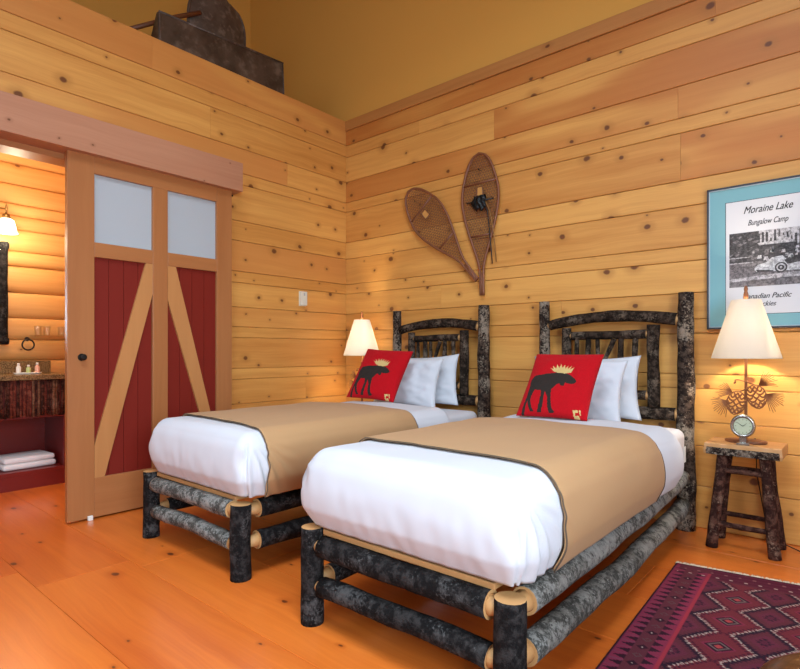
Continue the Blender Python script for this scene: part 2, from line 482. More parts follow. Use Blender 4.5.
# ------------------------------------------------------------------ barn door (door_1) and header
D0, D1 = .072, .118
door = bpy.data.objects.new('door_1', None); door.location = (.095, -1.95, .012); link(door); struct(door)
door['label'] = 'sliding wooden barn door with red panels and two frosted panes'
OR = door.location.copy()
def dpart(name, bm, mat, **k):
    bmesh.ops.translate(bm, verts=bm.verts, vec=-OR); return obj(name, bm, mat, door, **k)
YL, YR, ZT = -2.54, -1.365, 2.40
def dbox(y0, y1, z0, z1, x0=D0, x1=D1, b=.002):
    bm = NB(); box(bm, x0, x1, y0, y1, z0, z1, b); return bm
dpart('stile', dbox(YL, -2.381, .012, ZT), M['door_v'])
dpart('stile', dbox(-1.497, YR, .012, ZT), M['door_v'])
dpart('stile', dbox(-1.997, -1.888, .265, 2.262), M['door_v'])
dpart('rail', dbox(-2.381, -1.497, 2.262, ZT), M['door_h'])
for a, b in ((-2.381, -1.997), (-1.888, -1.497)):
    dpart('rail', dbox(a, b, 1.716, 1.812), M['door_h'])
dpart('rail', dbox(-2.381, -1.497, .012, .27), M['door_h'])
for a, b in ((-2.381, -1.997), (-1.888, -1.497)):
    bm = NB(); n = 4
    wd = (b - a) / n
    for k in range(n):
        box(bm, .082, .098, a + k * wd + .0014, a + (k + 1) * wd - .0014, .27, 1.716)
    box(bm, .080, .0815, a, b, .27, 1.716)
    dpart('panel', bm, M['red'])
    dpart('glass_pane', dbox(a, b, 1.812, 2.262, .088, .095, 0), M['frost'])
def brace(pts):
    bm = NB(); prism(bm, pts, lambda u, v, d: (d, u, v), .0985, D1 - .002); return bm
dpart('brace', brace([(-2.045, 1.715), (-1.998, 1.715), (-1.998, 1.50), (-2.317, .27), (-2.380, .27), (-2.380, .478)]), M['brace'])
dpart('brace', brace([(-1.887, 1.715), (-1.826, 1.715), (-1.498, .43), (-1.498, .27), (-1.530, .27), (-1.887, 1.47)]), M['brace'])
bm = NB(); tube(bm, [(D1, -2.457, 1.06), (D1 + .006, -2.457, 1.06)], [.024, .022], 20); tube(bm, [(D1 + .006, -2.457, 1.06), (D1 + .02, -2.457, 1.06), (D1 + .032, -2.457, 1.06), (D1 + .04, -2.457, 1.06)], [.010, .014, .021, .012], 20)
dpart('door_knob', bm, M['iron'])
bm = NB(); box(bm, D1 + .001, D1 + .02, -2.425, -2.395, .0, .03, .003); dpart('floor_guide', bm, M['bottlew'])
bm = NB(); box(bm, .0, .17, -5.2, -1.297, 2.372, 2.60, .003); hd = obj('trim_3', bm, M['header']); struct(hd)
bm = NB(); box(bm, .02, .03, -1.312, -1.298, 2.36, 2.371); obj('header_screw_block', bm, M['iron'], hd)

# ------------------------------------------------------------------ logs
def logrf(seed, amp=.10):
    def f(p, i, th): return 1 + amp * nz(p, 7., seed) + amp * .5 * nz(p, 22., seed + 3)
    return f
def log_bm(p0, p1, r, seed, bow=(0, 0, 0), tenon=0., n=16, sides=16, r1=None, off=(0, 0, 0), amp=.09, wob=.004):
    """bark log from p0 to p1 (world), with pale cut ends; tenon = length of the pared end"""
    bm = NB(); p0 = Vector(p0) - Vector(off); p1 = Vector(p1) - Vector(off); bow = Vector(bow)
    r1 = r if r1 is None else r1
    d = (p1 - p0); L = d.length; dn = d.normalized()
    a0 = p0 + dn * tenon; a1 = p1 - dn * tenon
    pts = []; rad = []
    for k in range(n + 1):
        s = k / n; q = a0.lerp(a1, s)
        q = q + bow * (4 * s * (1 - s))
        q = q + Vector((nz(q, 2.5, seed), nz(q, 2.5, seed + 9), nz(q, 2.5, seed + 17))) * wob * math.sin(PI * s) * 2
        pts.append(q); rad.append(r + (r1 - r) * s)
    tube(bm, pts, rad, sides, 0, True, 1, rfun=logrf(seed, amp))
    if tenon:
        for e, q, sg, rr in ((p0, pts[0], 1, r), (p1, pts[-1], -1, r1)):
            tube(bm, [q + dn * sg * .004, q.lerp(e, .5), e], [rr * .82, rr * .62, rr * .55], 12, 1, True, 1)
    return bm

def make_bed(name, label, hl, hr, fl_, fr_, seed, greyside, fy):
    cx = (fl_ + fr_) / 2; org = V(cx, -1.2, 0)
    t = thing(name, label, 'bed', org, group=None)
    def L(nm, p0, p1, r, sd, mat='bark', **k):
        return obj(nm, log_bm(p0, p1, r, seed + sd, off=org, **k), [M[mat], M['cut']], t)
    L('post', (fl_, fy, 0), (fl_, fy, .388), .047, 1, r1=.045, amp=.06, wob=.002)
    L('post', (fr_, fy, 0), (fr_, fy, .362), .051, 2, r1=.049, amp=.06, wob=.002)
    L('post', (hl, -.085, 0), (hl, -.085, 1.458), .043, 3, 'barkpost', r1=.037, n=30, amp=.14, wob=.004)
    L('post', (hr, -.085, 0), (hr, -.085, 1.462), .056, 4, 'barkpost', r1=.045, n=30, amp=.16, wob=.005)
    fm = 'bark' if greyside else 'barkgrey'
    sm = 'barkgrey' if greyside else 'bark'
    L('foot_rail', (fl_ + .03, fy, .318), (fr_ - .03, fy, .322), .044, 5, fm, tenon=.035, wob=.005)
    L('foot_rail', (fl_ + .03, fy, .158), (fr_ - .03, fy, .162), .040, 6, fm, tenon=.035, bow=(0, 0, .012), wob=.008)
    L('side_rail', (fr_ + .0, fy + .04, .322), (hr + .0, -.12, .335), .045, 7, sm, tenon=.05, n=26, bow=(.012, 0, -.006), wob=.005)
    L('side_rail', (fr_ + .0, fy + .04, .165), (hr + .0, -.12, .165), .046, 8, sm, tenon=.05, n=26, bow=(.026, 0, 0), wob=.004)
    L('side_rail', (fl_, fy + .04, .322), (hl, -.12, .335), .045, 9, 'bark', tenon=.05, n=26)
    L('side_rail', (fl_, fy + .04, .165), (hl, -.12, .165), .042, 10, 'bark', tenon=.05, n=26)
    Y = -.085
    L('head_rail', (hl + .025, Y, 1.285), (hr - .03, Y, 1.298), .036, 11, 'barkbrown', tenon=.02, bow=(0, 0, .042), r1=.04, amp=.12)
    L('head_rail', (hl + .025, Y, .695), (hr - .03, Y, .705), .042, 12, 'barkbrown', tenon=.025)
    L('head_rail', (hl + .03, Y, .335), (hr - .03, Y, .335), .042, 18, 'barkbrown', tenon=.02)
    sl, sr = hl + .167, hr - .187
    L('headboard_stile', (sl, Y, .70), (sl, Y, 1.262), .033, 13, 'barkbrown', n=18, amp=.1)
    L('headboard_stile', (sr, Y, .742), (sr, Y, 1.268), .038, 14, 'barkbrown', n=18, amp=.1)
    L('headboard_crossbar', (sl + .02, Y, 1.205), (sr - .02, Y, 1.210), .029, 15, 'barkbrown', tenon=.022)
    L('headboard_crossbar', (sl + .02, Y, .81), (sr - .02, Y, .815), .030, 16, 'barkbrown', tenon=.022)
    W = sr - sl
    for k, (f0, f1, r) in enumerate(((.13, .13, .017), (.27, .27, .02), (.40, .38, .016), (.64, .65, .02), (.80, .81, .02))):
        L('spindle', (sl + W * f0, Y, .83), (sl + W * f1, Y, 1.187), r, 20 + k, 'barkbrown', r1=r * .9, n=12, amp=.15)
    L('spindle', (sl + W * .42, Y - .02, .95), (sl + W * .58, Y - .012, 1.182), .012, 30, 'barkbrown', r1=.017, n=10, amp=.15)
    bm = NB()
    x0, x1 = fl_ + .012, fr_ - .012
    box(bm, x0 + .045, x1 - .045, fy + .006, -.14, .365, .386, .003)
    bmesh.ops.translate(bm, verts=bm.verts, vec=-org)
    obj('platform', bm, M['plyboard'], t)
    return t

make_bed('log_bed', 'rustic bark-covered log bed nearer the stool, with grey side rails', 2.172, 3.107, 2.244, 3.145, 40, True, -2.34)
make_bed('log_bed', 'rustic bark-covered log bed beside the barn door, second from the stool', .752, 1.657, .725, 1.657, 80, False, -2.29)

# ------------------------------------------------------------------ bedding
def rbox(p, x0, x1, y0, z1, r, off):
    """map a point on the box x0..x1, y>=y0, z<=z1 onto its rounded form"""
    x0 -= off; x1 += off; y0 -= off; z1 += off; r += off
    c = V(min(max(p.x, x0 + r), x1 - r), max(p.y, y0 + r), min(p.z, z1 - r))
    d = p - c; m = max(abs(d.x), abs(d.y), abs(d.z))
    if m < 1e-9: return p.copy(), V(0, 0, 1)
    n = d.normalized()
    return c + n * m, n

def bed_surf(p, x0, x1, y0, z0, z1, r, off, seed, foot=True):
    q, n = rbox(p, x0, x1, y0, z1, r, off)
    cx = (x0 + x1) / 2
    if abs(p.x - cx) < (x1 - x0) / 2: q.z += .012 * (1 - ((p.x - cx) / ((x1 - x0) / 2)) ** 2) * max(0, n.z)
    h = V(n.x, n.y, 0)
    if q.z < z1 - r * .5:
        s = (z1 - r * .5 - q.z) / (z1 - r * .5 - z0)
        hh = h.normalized() if h.length > 1e-6 else h
        q += hh * (.022 * math.sin(PI * min(1, s * 1.0)) - .026 * max(0, s - .72) / .28 * (1. if n.y < -.3 else .55))
    sl = min(1, max(0, (p.y + 1.45) / .7)); q.z -= .030 * sl * sl * (3 - 2 * sl) * max(0, min(1, (q.z - z0) / (z1 - z0)))
    am = .006
    q += n * (am * nz(p, 3.2, seed) + am * .45 * nz((p.x, p.y * .6, p.z), 9., seed + 5))
    # gathered folds round the foot corner
    if foot:
        for sx, xe in ((1, x1), (-1, x0)):
            if n.x * sx > .25 and p.y < y0 + .30:
                wgt = min(1, (n.x * sx - .25) * 2) * max(0, 1 - (p.y - y0) / .30) * min(1, max(0, (z1 - .03 - p.z) / .12))
                ang = math.atan2(p.y - y0 - .02, z1 - .04 - p.z + .05)
                q += n * (.015 * wgt * math.sin(ang * 24 + seed + 3 * nz(p, 6., seed)))
        if n.x > .2 and n.y < -.2 and p.z < z1 - .02:
            phi = math.degrees(math.atan2(n.x, -n.y)); wz = min(1, (z1 - .02 - p.z) / .05)
            q -= n * (.022 * wz * math.exp(-((phi - 47 - 6 * (z1 - p.z)) / 4.5) ** 2) - .008 * wz * math.exp(-((phi - 62) / 8.) ** 2))
        if n.y < -.5: q += n * (.0035 * nz((p.x * 1.5, p.z * .7, 0), 14., seed + 2) * min(1, max(0, (z1 - .08 - p.z) / .1)))
    return q

def grid_faces(bm, pts):
    for A, B in zip(pts, pts[1:]):
        for k in range(len(A) - 1):
            f = bm.faces.new((A[k], A[k + 1], B[k + 1], B[k])); f.smooth = True

def lin(a, b, n): return [a + (b - a) * k / n for k in range(n + 1)]

def finish_shell(o, th, off=-1):
    m = o.modifiers.new('thickness', 'SOLIDIFY'); m.thickness = th; m.offset = off
    return o

def make_bedding(x0, x1, hx0, hx1, y0, yb, seed, labs):
    z0, z1, yh, r = .395, .703, -.69, .082
    # mattress with fitted sheet
    bm = NB()
    b2 = bmesh.new(); N = 18
    def face(fn, n, m):
        rows = [[b2.verts.new(fn(a, b)) for b in lin(0, 1, m)] for a in lin(0, 1, n)]
        grid_faces(b2, rows)
    X0, X1, Y0, Y1, Z0, Z1, R = hx0, hx1, -2.17, -.150, .390, .630, .05
    def P(x, y, z):
        c = V(min(max(x, X0 + R), X1 - R), min(max(y, Y0 + R), Y1 - R), min(max(z, Z0 + R * .4), Z1 - R)); p = V(x, y, z); d = p - c
        m = max(abs(d.x), abs(d.y), abs(d.z))
        if m < 1e-9: return p
        q = c + d.normalized() * m
        return q + V(.004 * nz(p, 5, seed), .003 * nz(p, 6, seed), .004 * nz(p, 4, seed + 2) if z > .5 else 0)
    X = lambda s: X0 + (X1 - X0) * s
    Yy = lambda s: Y0 + (Y1 - Y0) * s
    Zz = lambda s: Z0 + (Z1 - Z0) * s
    face(lambda a, b: P(X(a), Yy(b), Z1), 28, 56); face(lambda a, b: P(X(a), Yy(b), Z0), 14, 28)
    face(lambda a, b: P(X0, Yy(a), Zz(b)), 56, 14); face(lambda a, b: P(X1, Yy(a), Zz(b)), 56, 14)
    face(lambda a, b: P(X(a), Y0, Zz(b)), 28, 14); face(lambda a, b: P(X(a), Y1, Zz(b)), 28, 14)
    bmesh.ops.remove_doubles(b2, verts=b2.verts, dist=.0005); bmesh.ops.recalc_face_normals(b2, faces=b2.faces)
    merge(bm, b2)
    mo = obj('mattress', bm, M['sheet'], origin=((X0 + X1) / 2, -1.2, Z0), smooth=True); tag(mo, labs[0], 'mattress')
    bm = NB(); box(bm, X1 + .001, X1 + .004, -.205, -.165, .43, .525, .0005); bmesh.ops.translate(bm, verts=bm.verts, vec=-mo.location)
    obj('care_tag', bm, M['label'], mo)
    # duvet: open shell over mattress
    b2 = bmesh.new()
    S = lambda p: bed_surf(p, x0, x1, y0, z0, z1, r, 0, seed)
    face(lambda a, b: S(V(x0 + (x1 - x0) * a, y0 + (yh - y0) * b, z1)), 80, 150)
    face(lambda a, b: S(V(x0, y0 + (yh - y0) * a, z0 + (z1 - z0) * b)), 150, 34)
    face(lambda a, b: S(V(x1, y0 + (yh - y0) * a, z0 + (z1 - z0) * b)), 150, 34)
    face(lambda a, b: S(V(x0 + (x1 - x0) * a, y0, z0 + (z1 - z0) * b)), 80, 34)
    bmesh.ops.remove_doubles(b2, verts=b2.verts, dist=.001); bmesh.ops.recalc_face_normals(b2, faces=b2.faces)
    top = max(b2.faces, key=lambda f: f.calc_center_median().z)
    if top.normal.z < 0: bmesh.ops.reverse_faces(b2, faces=b2.faces)
    bm = NB(); merge(bm, b2)
    for f in bm.faces: f.smooth = True
    du = obj('duvet', bm, M['white'], origin=((x0 + x1) / 2, -1.5, z0)); tag(du, labs[1], 'duvet'); finish_shell(du, .016)
    # arcs across the bed, used by the cuff and the blanket
    def arc(yf, off, zlow, n=170, xs=0):
        hs = z1 - zlow; wd = x1 - x0; T = 2 * hs + wd; out = []
        for k in range(n + 1):
            s = T * k / n
            if s < hs: p = V(x0 - off, 0, zlow + s)
            elif s < hs + wd: p = V(x0 + (s - hs), 0, z1 + off)
            else: p = V(x1 + off, 0, z1 - (s - hs - wd))
            p.y = yf((p.x - x0) / wd, s / T)
            out.append(bed_surf(p, x0, x1, y0, z0, z1, r, off, seed))
        return out
    # folded-back cuff of the duvet
    rows = []; bm = NB()
    for y in lin(-1.06, -.665, 20):
        e = min(1, (-.665 - y) / .04)
        o0 = .012 + .013 * min(1, (y + 1.06) / .3); offv = o0 if e >= 1 else o0 * math.sqrt(max(0, e)) - .004 * (1 - e)
        ln = arc(lambda u, s, y=y: y + .012 * math.sin(5 * u + seed), offv, z0 - .004)
        rows.append([bm.verts.new(p) for p in ln])
    grid_faces(bm, rows); bmesh.ops.recalc_face_normals(bm, faces=bm.faces)
    if max(bm.faces, key=lambda f: f.calc_center_median().z).normal.z < 0: bmesh.ops.reverse_faces(bm, faces=bm.faces)
    bmesh.ops.translate(bm, verts=bm.verts, vec=-du.location)
    cu = obj('cuff', bm, M['white'], du); finish_shell(cu, .006)
    # blanket
    def yfoot(u, s): return yb - .085 * max(0, min(1, u)) + .005 * math.sin(7 * s + seed)
    def yhead(u, s): return -.985 - .06 * max(0, min(1, u)) + .007 * math.sin(9 * s + seed * 2)
    rows = []; bm = NB(); N = 96
    for k in range(N + 1):
        g = k / N
        OFF = .0168 + .0087 * min(1, max(0, (g - .70) / .15))
        ln = arc(lambda u, s, g=g: yfoot(u, s) * (1 - g) + yhead(u, s) * g, OFF, z0 - .006)
        rows.append(ln)
    vr = [[bm.verts.new(p) for p in ln] for ln in rows]
    grid_faces(bm, vr); bmesh.ops.recalc_face_normals(bm, faces=bm.faces)
    if max(bm.faces, key=lambda f: f.calc_center_median().z).normal.z < 0: bmesh.ops.reverse_faces(bm, faces=bm.faces)
    og = V((x0 + x1) / 2, -1.5, z0)
    edges = [rows[0], rows[-1]]
    bl = obj('blanket', bm, M['tan'], origin=og); tag(bl, labs[2], 'blanket'); finish_shell(bl, .007)
    for e in edges:
        bm = NB(); tube(bm, [p - og + V(0, 0, -.003) for p in e], .0028, 6)
        obj('edge_binding', bm, M['binding'], bl)
    return mo

make_bedding(2.205, 3.190, 2.270, 3.122, -2.365, -2.045, 3.1, (
    'mattress in a white fitted sheet on the log bed nearer the stool',
    'puffy white duvet covering the foot of the bed nearer the stool',
    'tan blanket draped across the bed nearer the stool'))
make_bedding(.750, 1.725, .815, 1.660, -2.315, -2.12, 8.7, (
    'mattress in a white fitted sheet on the log bed beside the barn door',
    'puffy white duvet covering the foot of the bed beside the barn door',
    'tan blanket draped across the bed beside the barn door'))

# pillows: local X across, Z up, Y thickness, origin at bottom middle
def pillow_pt(u, v, W, H, T, side, pinch=.07, pw=.5, flange=0.):
    # u,v in -1..1
    e = max(0, (1 - abs(u) ** 2.6)) * max(0, (1 - abs(v) ** 2.6))
    th = T * .5 * e ** pw
    x = u * W / 2 * (1 - pinch * (1 - u * u) * 0 - pinch * (1 - v * v) * abs(u) ** 3)
    z = v * H / 2 * (1 - pinch * (1 - u * u) * abs(v) ** 3)
    return V(x, side * th, z + H / 2)

def pillow_bm(W, H, T, seed, n=28, wr=.008, flange=0, pinch=.07, pw=.5, mfun=None):
    bm = NB()
    for side in (-1, 1):
        rows = []
        for a in lin(-1, 1, n):
            row = []
            for b in lin(-1, 1, n):
                p = pillow_pt(a, b, W, H, T, side, pinch, pw)
                ed = (1 - a ** 4) * (1 - b ** 4)
                p.y += side * wr * ed * (nz((a * 1.3, b * 1.3, side), 1.6, seed) + .6 * nz((a + b, a - b, side), 3.5, seed + 4))
                row.append(bm.verts.new(p))
            rows.append(row)
        for i in range(n):
            for j in range(n):
                vs = (rows[i][j], rows[i + 1][j], rows[i + 1][j + 1], rows[i][j + 1])
                f = bm.faces.new(vs if side < 0 else tuple(reversed(vs))); f.smooth = True
                if mfun and side < 0: f.material_index = mfun(((i + .5) / n) * 2 - 1, ((j + .5) / n) * 2 - 1)
    bmesh.ops.remove_doubles(bm, verts=bm.verts, dist=.0003)
    bmesh.ops.recalc_face_normals(bm, faces=bm.faces)
    return bm

def place_pillow(name, bm, mats, loc, tilt, yaw, label, cat, roll=0, group=None):
    o = obj(name, bm, mats, loc=loc, rot=(tilt, roll, yaw)); tag(o, label, cat, group)
    return o
R_ = math.radians
def pil(seed): return pillow_bm(.62, .415, .118, seed, 40, .025, pinch=.09, pw=.5)
place_pillow('pillow', pil(1.), M['white'], (2.575, -.228, .650), R_(-7), R_(5), 'white pillow against the headboard of the bed nearer the stool', 'pillow', roll=R_(-2))
place_pillow('pillow', pil(2.), M['white'], (2.52, -.424, .650), R_(-13), R_(2), 'white pillow behind the red moose cushion nearer the stool, in front of another', 'pillow', roll=R_(2))
place_pillow('pillow', pil(3.), M['white'], (1.185, -.228, .650), R_(-7), R_(5), 'white pillow against the headboard of the bed beside the barn door', 'pillow', roll=R_(-3))
place_pillow('pillow', pil(4.), M['white'], (1.10, -.418, .650), R_(-13), R_(5), 'white pillow behind the red moose cushion beside the barn door, in front of another', 'pillow', roll=R_(3))

# moose cushion
BLx, BLy = 88, 395
Uv = (374., 25.); Vv = (95., -323.)
def cuv(px, py):
    dx, dy = px - BLx, py - BLy; det = Uv[0] * Vv[1] - Uv[1] * Vv[0]
    u = (dx * Vv[1] - dy * Vv[0]) / det; v = (Uv[0] * dy - Uv[1] * dx) / det
    return ((u * 2 - 1) * 1.10 + .13, (v * 2 - 1) * .97 - .22)
moose = [cuv(*p) for p in ((404, 222), (388, 232), (362, 232), (350, 229), (345, 246), (330, 246), (322, 233), (310, 240), (285, 262), (279, 300), (277, 345), (288, 366), (260, 368), (257, 340), (262, 300), (254, 272), (246, 300), (230, 345), (224, 363), (202, 364), (214, 335), (231, 290), (234, 266), (200, 260), (187, 275), (175, 300), (179, 340), (187, 358), (169, 359), (161, 330), (159, 303), (150, 330), (136, 368), (122, 363), (139, 320), (157, 280), (168, 240), (175, 205), (196, 184), (258, 179), (300, 179), (328, 172), (350, 180), (376, 190), (396, 207))]
antler = [cuv(*p) for p in ((318, 180), (296, 168), (279, 147), (294, 153), (292, 137), (308, 152), (313, 130), (323, 150), (332, 128), (338, 150), (352, 132), (351, 154), (369, 138), (364, 158), (384, 144), (374, 162), (396, 152), (378, 178), (352, 184))]
mark = [(lambda q: (q[0] - .14, q[1] + .12))(cuv(*p)) for p in ((394, 376), (416, 374), (418, 383), (403, 384), (402, 396), (418, 395), (420, 404), (394, 406))]
mark2 = [(lambda q: (q[0] - .14, q[1] + .12))(cuv(*p)) for p in ((423, 372), (430, 372), (428, 392), (423, 392))]
def inpoly(x, y, P):
    c = False; j = len(P) - 1
    for i in range(len(P)):
        xi, yi = P[i]; xj, yj = P[j]
        if (yi > y) != (yj > y) and x < (xj - xi) * (y - yi) / (yj - yi) + xi: c = not c
        j = i
    return c
def mf(u, v):
    if inpoly(u, v, antler) or inpoly(u, v, mark) or inpoly(u, v, mark2): return 2
    if inpoly(u, v, moose): return 1
    return 0
cmats = [M['kred'], M['kdark'], M['kbeige']]
def cush(seed): return pillow_bm(.425, .48, .13, seed, 132, .008, pinch=.06, pw=.46, mfun=mf)
place_pillow('cushion', cush(11.), cmats, (2.572, -.850, .712), R_(-40), R_(3), 'red knit cushion with a dark moose on the bed nearer the stool', 'cushion')
place_pillow('cushion', cush(12.), cmats, (1.055, -.765, .725), R_(-37), R_(12), 'red knit cushion with a dark moose on the bed beside the barn door', 'cushion', roll=R_(3))

# ------------------------------------------------------------------ stools
def make_stool(loc, label, seed):
    t = thing('log_stool', label, 'stool', loc)
    bm = NB(); b2 = bmesh.new()
    # slab with waney bark edge
    nx, ny = 30, 18; hx, hy = .182, .135
    per = []
    for k in range(nx): per.append((-hx + 2 * hx * k / nx, -hy))
    for k in range(ny): per.append((hx, -hy + 2 * hy * k / ny))
    for k in range(nx): per.append((hx - 2 * hx * k / nx, hy))
    for k in range(ny): per.append((-hx, hy - 2 * hy * k / ny))
    levels = [(.525, .985, 1), (.545, 1.01, 1), (.565, 1.0, 1), (.583, .985, 0), (.586, .97, 0)]
    rings = []
    for z, s, mi in levels:
        rings.append([b2.verts.new((x * s + (.006 * nz((x, y, z), 18, seed) if abs(y) >= hy - 1e-6 else 0), y * s + .006 * nz((x, y, z), 22, seed + 4), z)) for x, y in per])
    for (A, B, lv) in zip(rings, rings[1:], levels[1:]):
        for k in range(len(A)):
            f = b2.faces.new((A[k], A[(k + 1) % len(A)], B[(k + 1) % len(A)], B[k])); f.material_index = lv[2]
            c = f.calc_center_median()
            if abs(c.x) > hx * .97: f.material_index = 0
    b2.faces.new(rings[-1]); b2.faces.new(list(reversed(rings[0])))
    merge(bm, b2); obj('seat', bm, [M['slab'], M['barkpost']], t)
    legs = {}
    for sx in (-1, 1):
        for sy in (-1, 1):
            top = V(sx * .098, sy * .07, .53); bot = V(sx * .148 + (.0), sy * .105, 0.0)
            legs[(sx, sy)] = (top, bot)
            obj('leg', log_bm(bot, top, .031, seed + sx * 2 + sy, n=18, amp=.14, r1=.027, wob=.004), [M['barkred'], M['cut']], t)
    def at(k, z):
        a, b = legs[k]; return a.lerp(b, (.53 - z) / .53)
    for k1, k2, z, r in (((-1, -1), (1, -1), .43, .015), ((-1, 1), (1, 1), .42, .015), ((-1, -1), (-1, 1), .40, .014), ((1, -1), (1, 1), .40, .014), ((-1, -1), (1, -1), .135, .015), ((-1, 1), (1, 1), .15, .014), ((-1, -1), (-1, 1), .19, .013), ((1, -1), (1, 1), .19, .013)):
        obj('stretcher', log_bm(at(k1, z), at(k2, z), r, seed + z * 30, n=8, sides=10, amp=.12), [M['barkred'], M['cut']], t)
    return t
SX, SY = 3.441, -.215
make_stool((SX, SY, 0), 'slab-topped log stool with bark legs, standing right of the beds', 5.)
LX, LY = .425, -.215
make_stool((LX, LY, 0), 'slab-topped log stool added unseen under the lamp in the corner behind the bed by the barn door', 15.)  # hidden stool, added to hold up the corner lamp

# ------------------------------------------------------------------ lamps
def make_lamp(loc, label, seed):
    t = thing('table_lamp', label, 'lamp', loc)
    bm = NB(); b2 = bmesh.new(); lathe(b2, [(0.0001, 0), (.088, 0), (.092, .008), (.088, .016), (0.0001, .016)], seg=36)
    bmesh.ops.scale(b2, verts=b2.verts, vec=(1.12, .72, 1)); merge(bm, b2, 0); obj('base', bm, M['haft'], t)
    bm = NB(); box(bm, -.007, .007, -.007, .007, .0165, .50, .001); obj('stem', bm, M['copper'], t)
    # branch, cones, needles as cut steel
    bm = NB()
    tube(bm, [(-.05, -.011, .350), (-.035, -.011, .352), (-.01, -.011, .345), (.02, -.011, .335), (.045, -.011, .325)], .0035, 7)
    tube(bm, [(-.03, -.011, .285), (-.012, -.011, .292), (.012, -.011, .310)], .0035, 7)
    tube(bm, [(-.058, -.011, .332), (-.05, -.011, .334), (-.05, -.011, .349)], [.005, .006, .004], 7)
    obj('branch', bm, M['copper'], t)
    def cone(cx, cz, tilt):
        bm = NB(); Mx = Matrix.Translation((cx, -.012, cz)) @ Matrix.Rotation(tilt, 4, 'Y')
        b2 = bmesh.new()
        rows = [(.052, .020), (.036, .034), (.018, .043), (0., .045), (-.018, .041), (-.036, .032), (-.052, .020)]
        ol = [(.0, .066), (.022, .058), (.040, .036), (.047, .005), (.044, -.02), (.033, -.045), (.015, -.062), (0, -.068)]
        ring = [(x, 0, z) for x, z in ol] + [(-x, 0, z) for x, z in reversed(ol[1:-1])]
        tube(b2, ring, .0036, 6, closed=True)
        for i, (z, hw) in enumerate(rows):
            n = 3 if i % 2 else 2
            for k in range(n):
                x0 = -hw + 2 * hw * k / n; x1 = -hw + 2 * hw * (k + 1) / n; xm = (x0 + x1) / 2
                tube(b2, [(x0, -.001, z + .006), (x0 * .75 + x1 * .25, -.002, z - .006), (xm, -.003, z - .010), (x0 * .25 + x1 * .75, -.002, z - .006), (x1, -.001, z + .006)], [.004, .0052, .006, .0052, .004], 6)
        merge(bm, b2, 0, Mx); return bm
    obj('pine_cone', cone(-.045, .222, R_(10)), M['copper'], t)
    obj('pine_cone', cone(.052, .262, R_(-12)), M['copper'], t)
    rg = random.Random(int(seed))
    for (cx, cz, a0, a1, n, ln) in ((-.062, .275, 118, 200, 11, .085), (-.085, .228, 165, 262, 12, .088), (.062, .320, 5, 75, 11, .095), (.092, .275, -75, 12, 13, .095)):
        bm = NB()
        for k in range(n):
            th = R_(a0 + (a1 - a0) * k / (n - 1)); l = ln * rg.uniform(.8, 1.05)
            tube(bm, [(cx, -.011, cz), (cx + l * .6 * math.cos(th), -.013, cz + l * .6 * math.sin(th)), (cx + l * math.cos(th), -.011, cz + l * math.sin(th) - .006)], [.0024, .0021, .0014], 5)
        obj('needle_spray', bm, M['copper'], t)
    bm = NB(); tube(bm, [(0, 0, .50), (0, 0, .505), (0, 0, .55)], [.012, .016, .016], 14); obj('socket', bm, M['brass'], t)
    bm = NB(); b2 = bmesh.new(); bmesh.ops.create_uvsphere(b2, u_segments=16, v_segments=10, radius=.028)
    merge(bm, b2, 0, Matrix.Translation((0, 0, .585))); obj('bulb', bm, M['bulb'], t, smooth=True)
    bm = NB(); lathe(bm, [(.169, .472), (.170, .476), (.073, .796), (.072, .800)], seg=56); sh = obj('lamp_shade', bm, M['shade'], t); finish_shell(sh, .0015)
    bm = NB()
    for a in (0, 2 * PI / 3, 4 * PI / 3): tube(bm, [(0, 0, .775), (.074 * math.cos(a), .074 * math.sin(a), .785)], .0018, 6)
    tube(bm, [(.016, 0, .55), (.05, 0, .60), (.05, 0, .70), (0, 0, .776)], .0016, 6); tube(bm, [(-.016, 0, .55), (-.05, 0, .60), (-.05, 0, .70), (0, 0, .776)], .0016, 6)
    obj('harp', bm, M['brass'], t)
    bm = NB(); lathe(bm, [(.001, .777), (.006, .778), (.006, .80), (.012, .812), (.013, .83), (.008, .85), (.011, .862), (.007, .876), (.0005, .882)], seg=16); obj('finial', bm, M['copper'], t)
    return t
make_lamp((SX, SY + .01, .5862), 'lit lamp with cone shade and metal pine cones, on the stool under the poster', 3)
make_lamp((LX, LY + .01, .5862), 'lit lamp with cone shade in the corner behind the moose cushion', 4)
LAMPW = 26.
def point(loc, w, col, r=.045):
    l = bpy.data.lights.new('lamp_or_fill_light', 'POINT'); l.energy = w; l.color = col; l.shadow_soft_size = r
    o = bpy.data.objects.new('lamp_or_fill_light', l); o.location = loc; link(o); return o
WARM = (1., .86, .66)
point((SX, SY + .01, .5862 + .64), LAMPW, WARM, .03); point((LX, LY + .01, .5862 + .64), LAMPW, WARM, .03)

# lamp cord
bm = NB(); tube(bm, [(SX + .02, SY + .11, .592), (SX + .025, SY + .156, .594), (SX + .03, SY + .168, .57), (SX + .03, SY + .165, .40), (SX + .07, SY + .165, .15), (SX + .15, SY + .15, .02), (SX + .25, SY + .10, .004), (SX + .45, SY + .06, .004), (SX + .8, SY + .10, .004)], .003, 6)
tag(obj('lamp_cord', bm, M['iron']), 'thin dark lamp cord trailing behind the log stool onto the floor', 'cord')

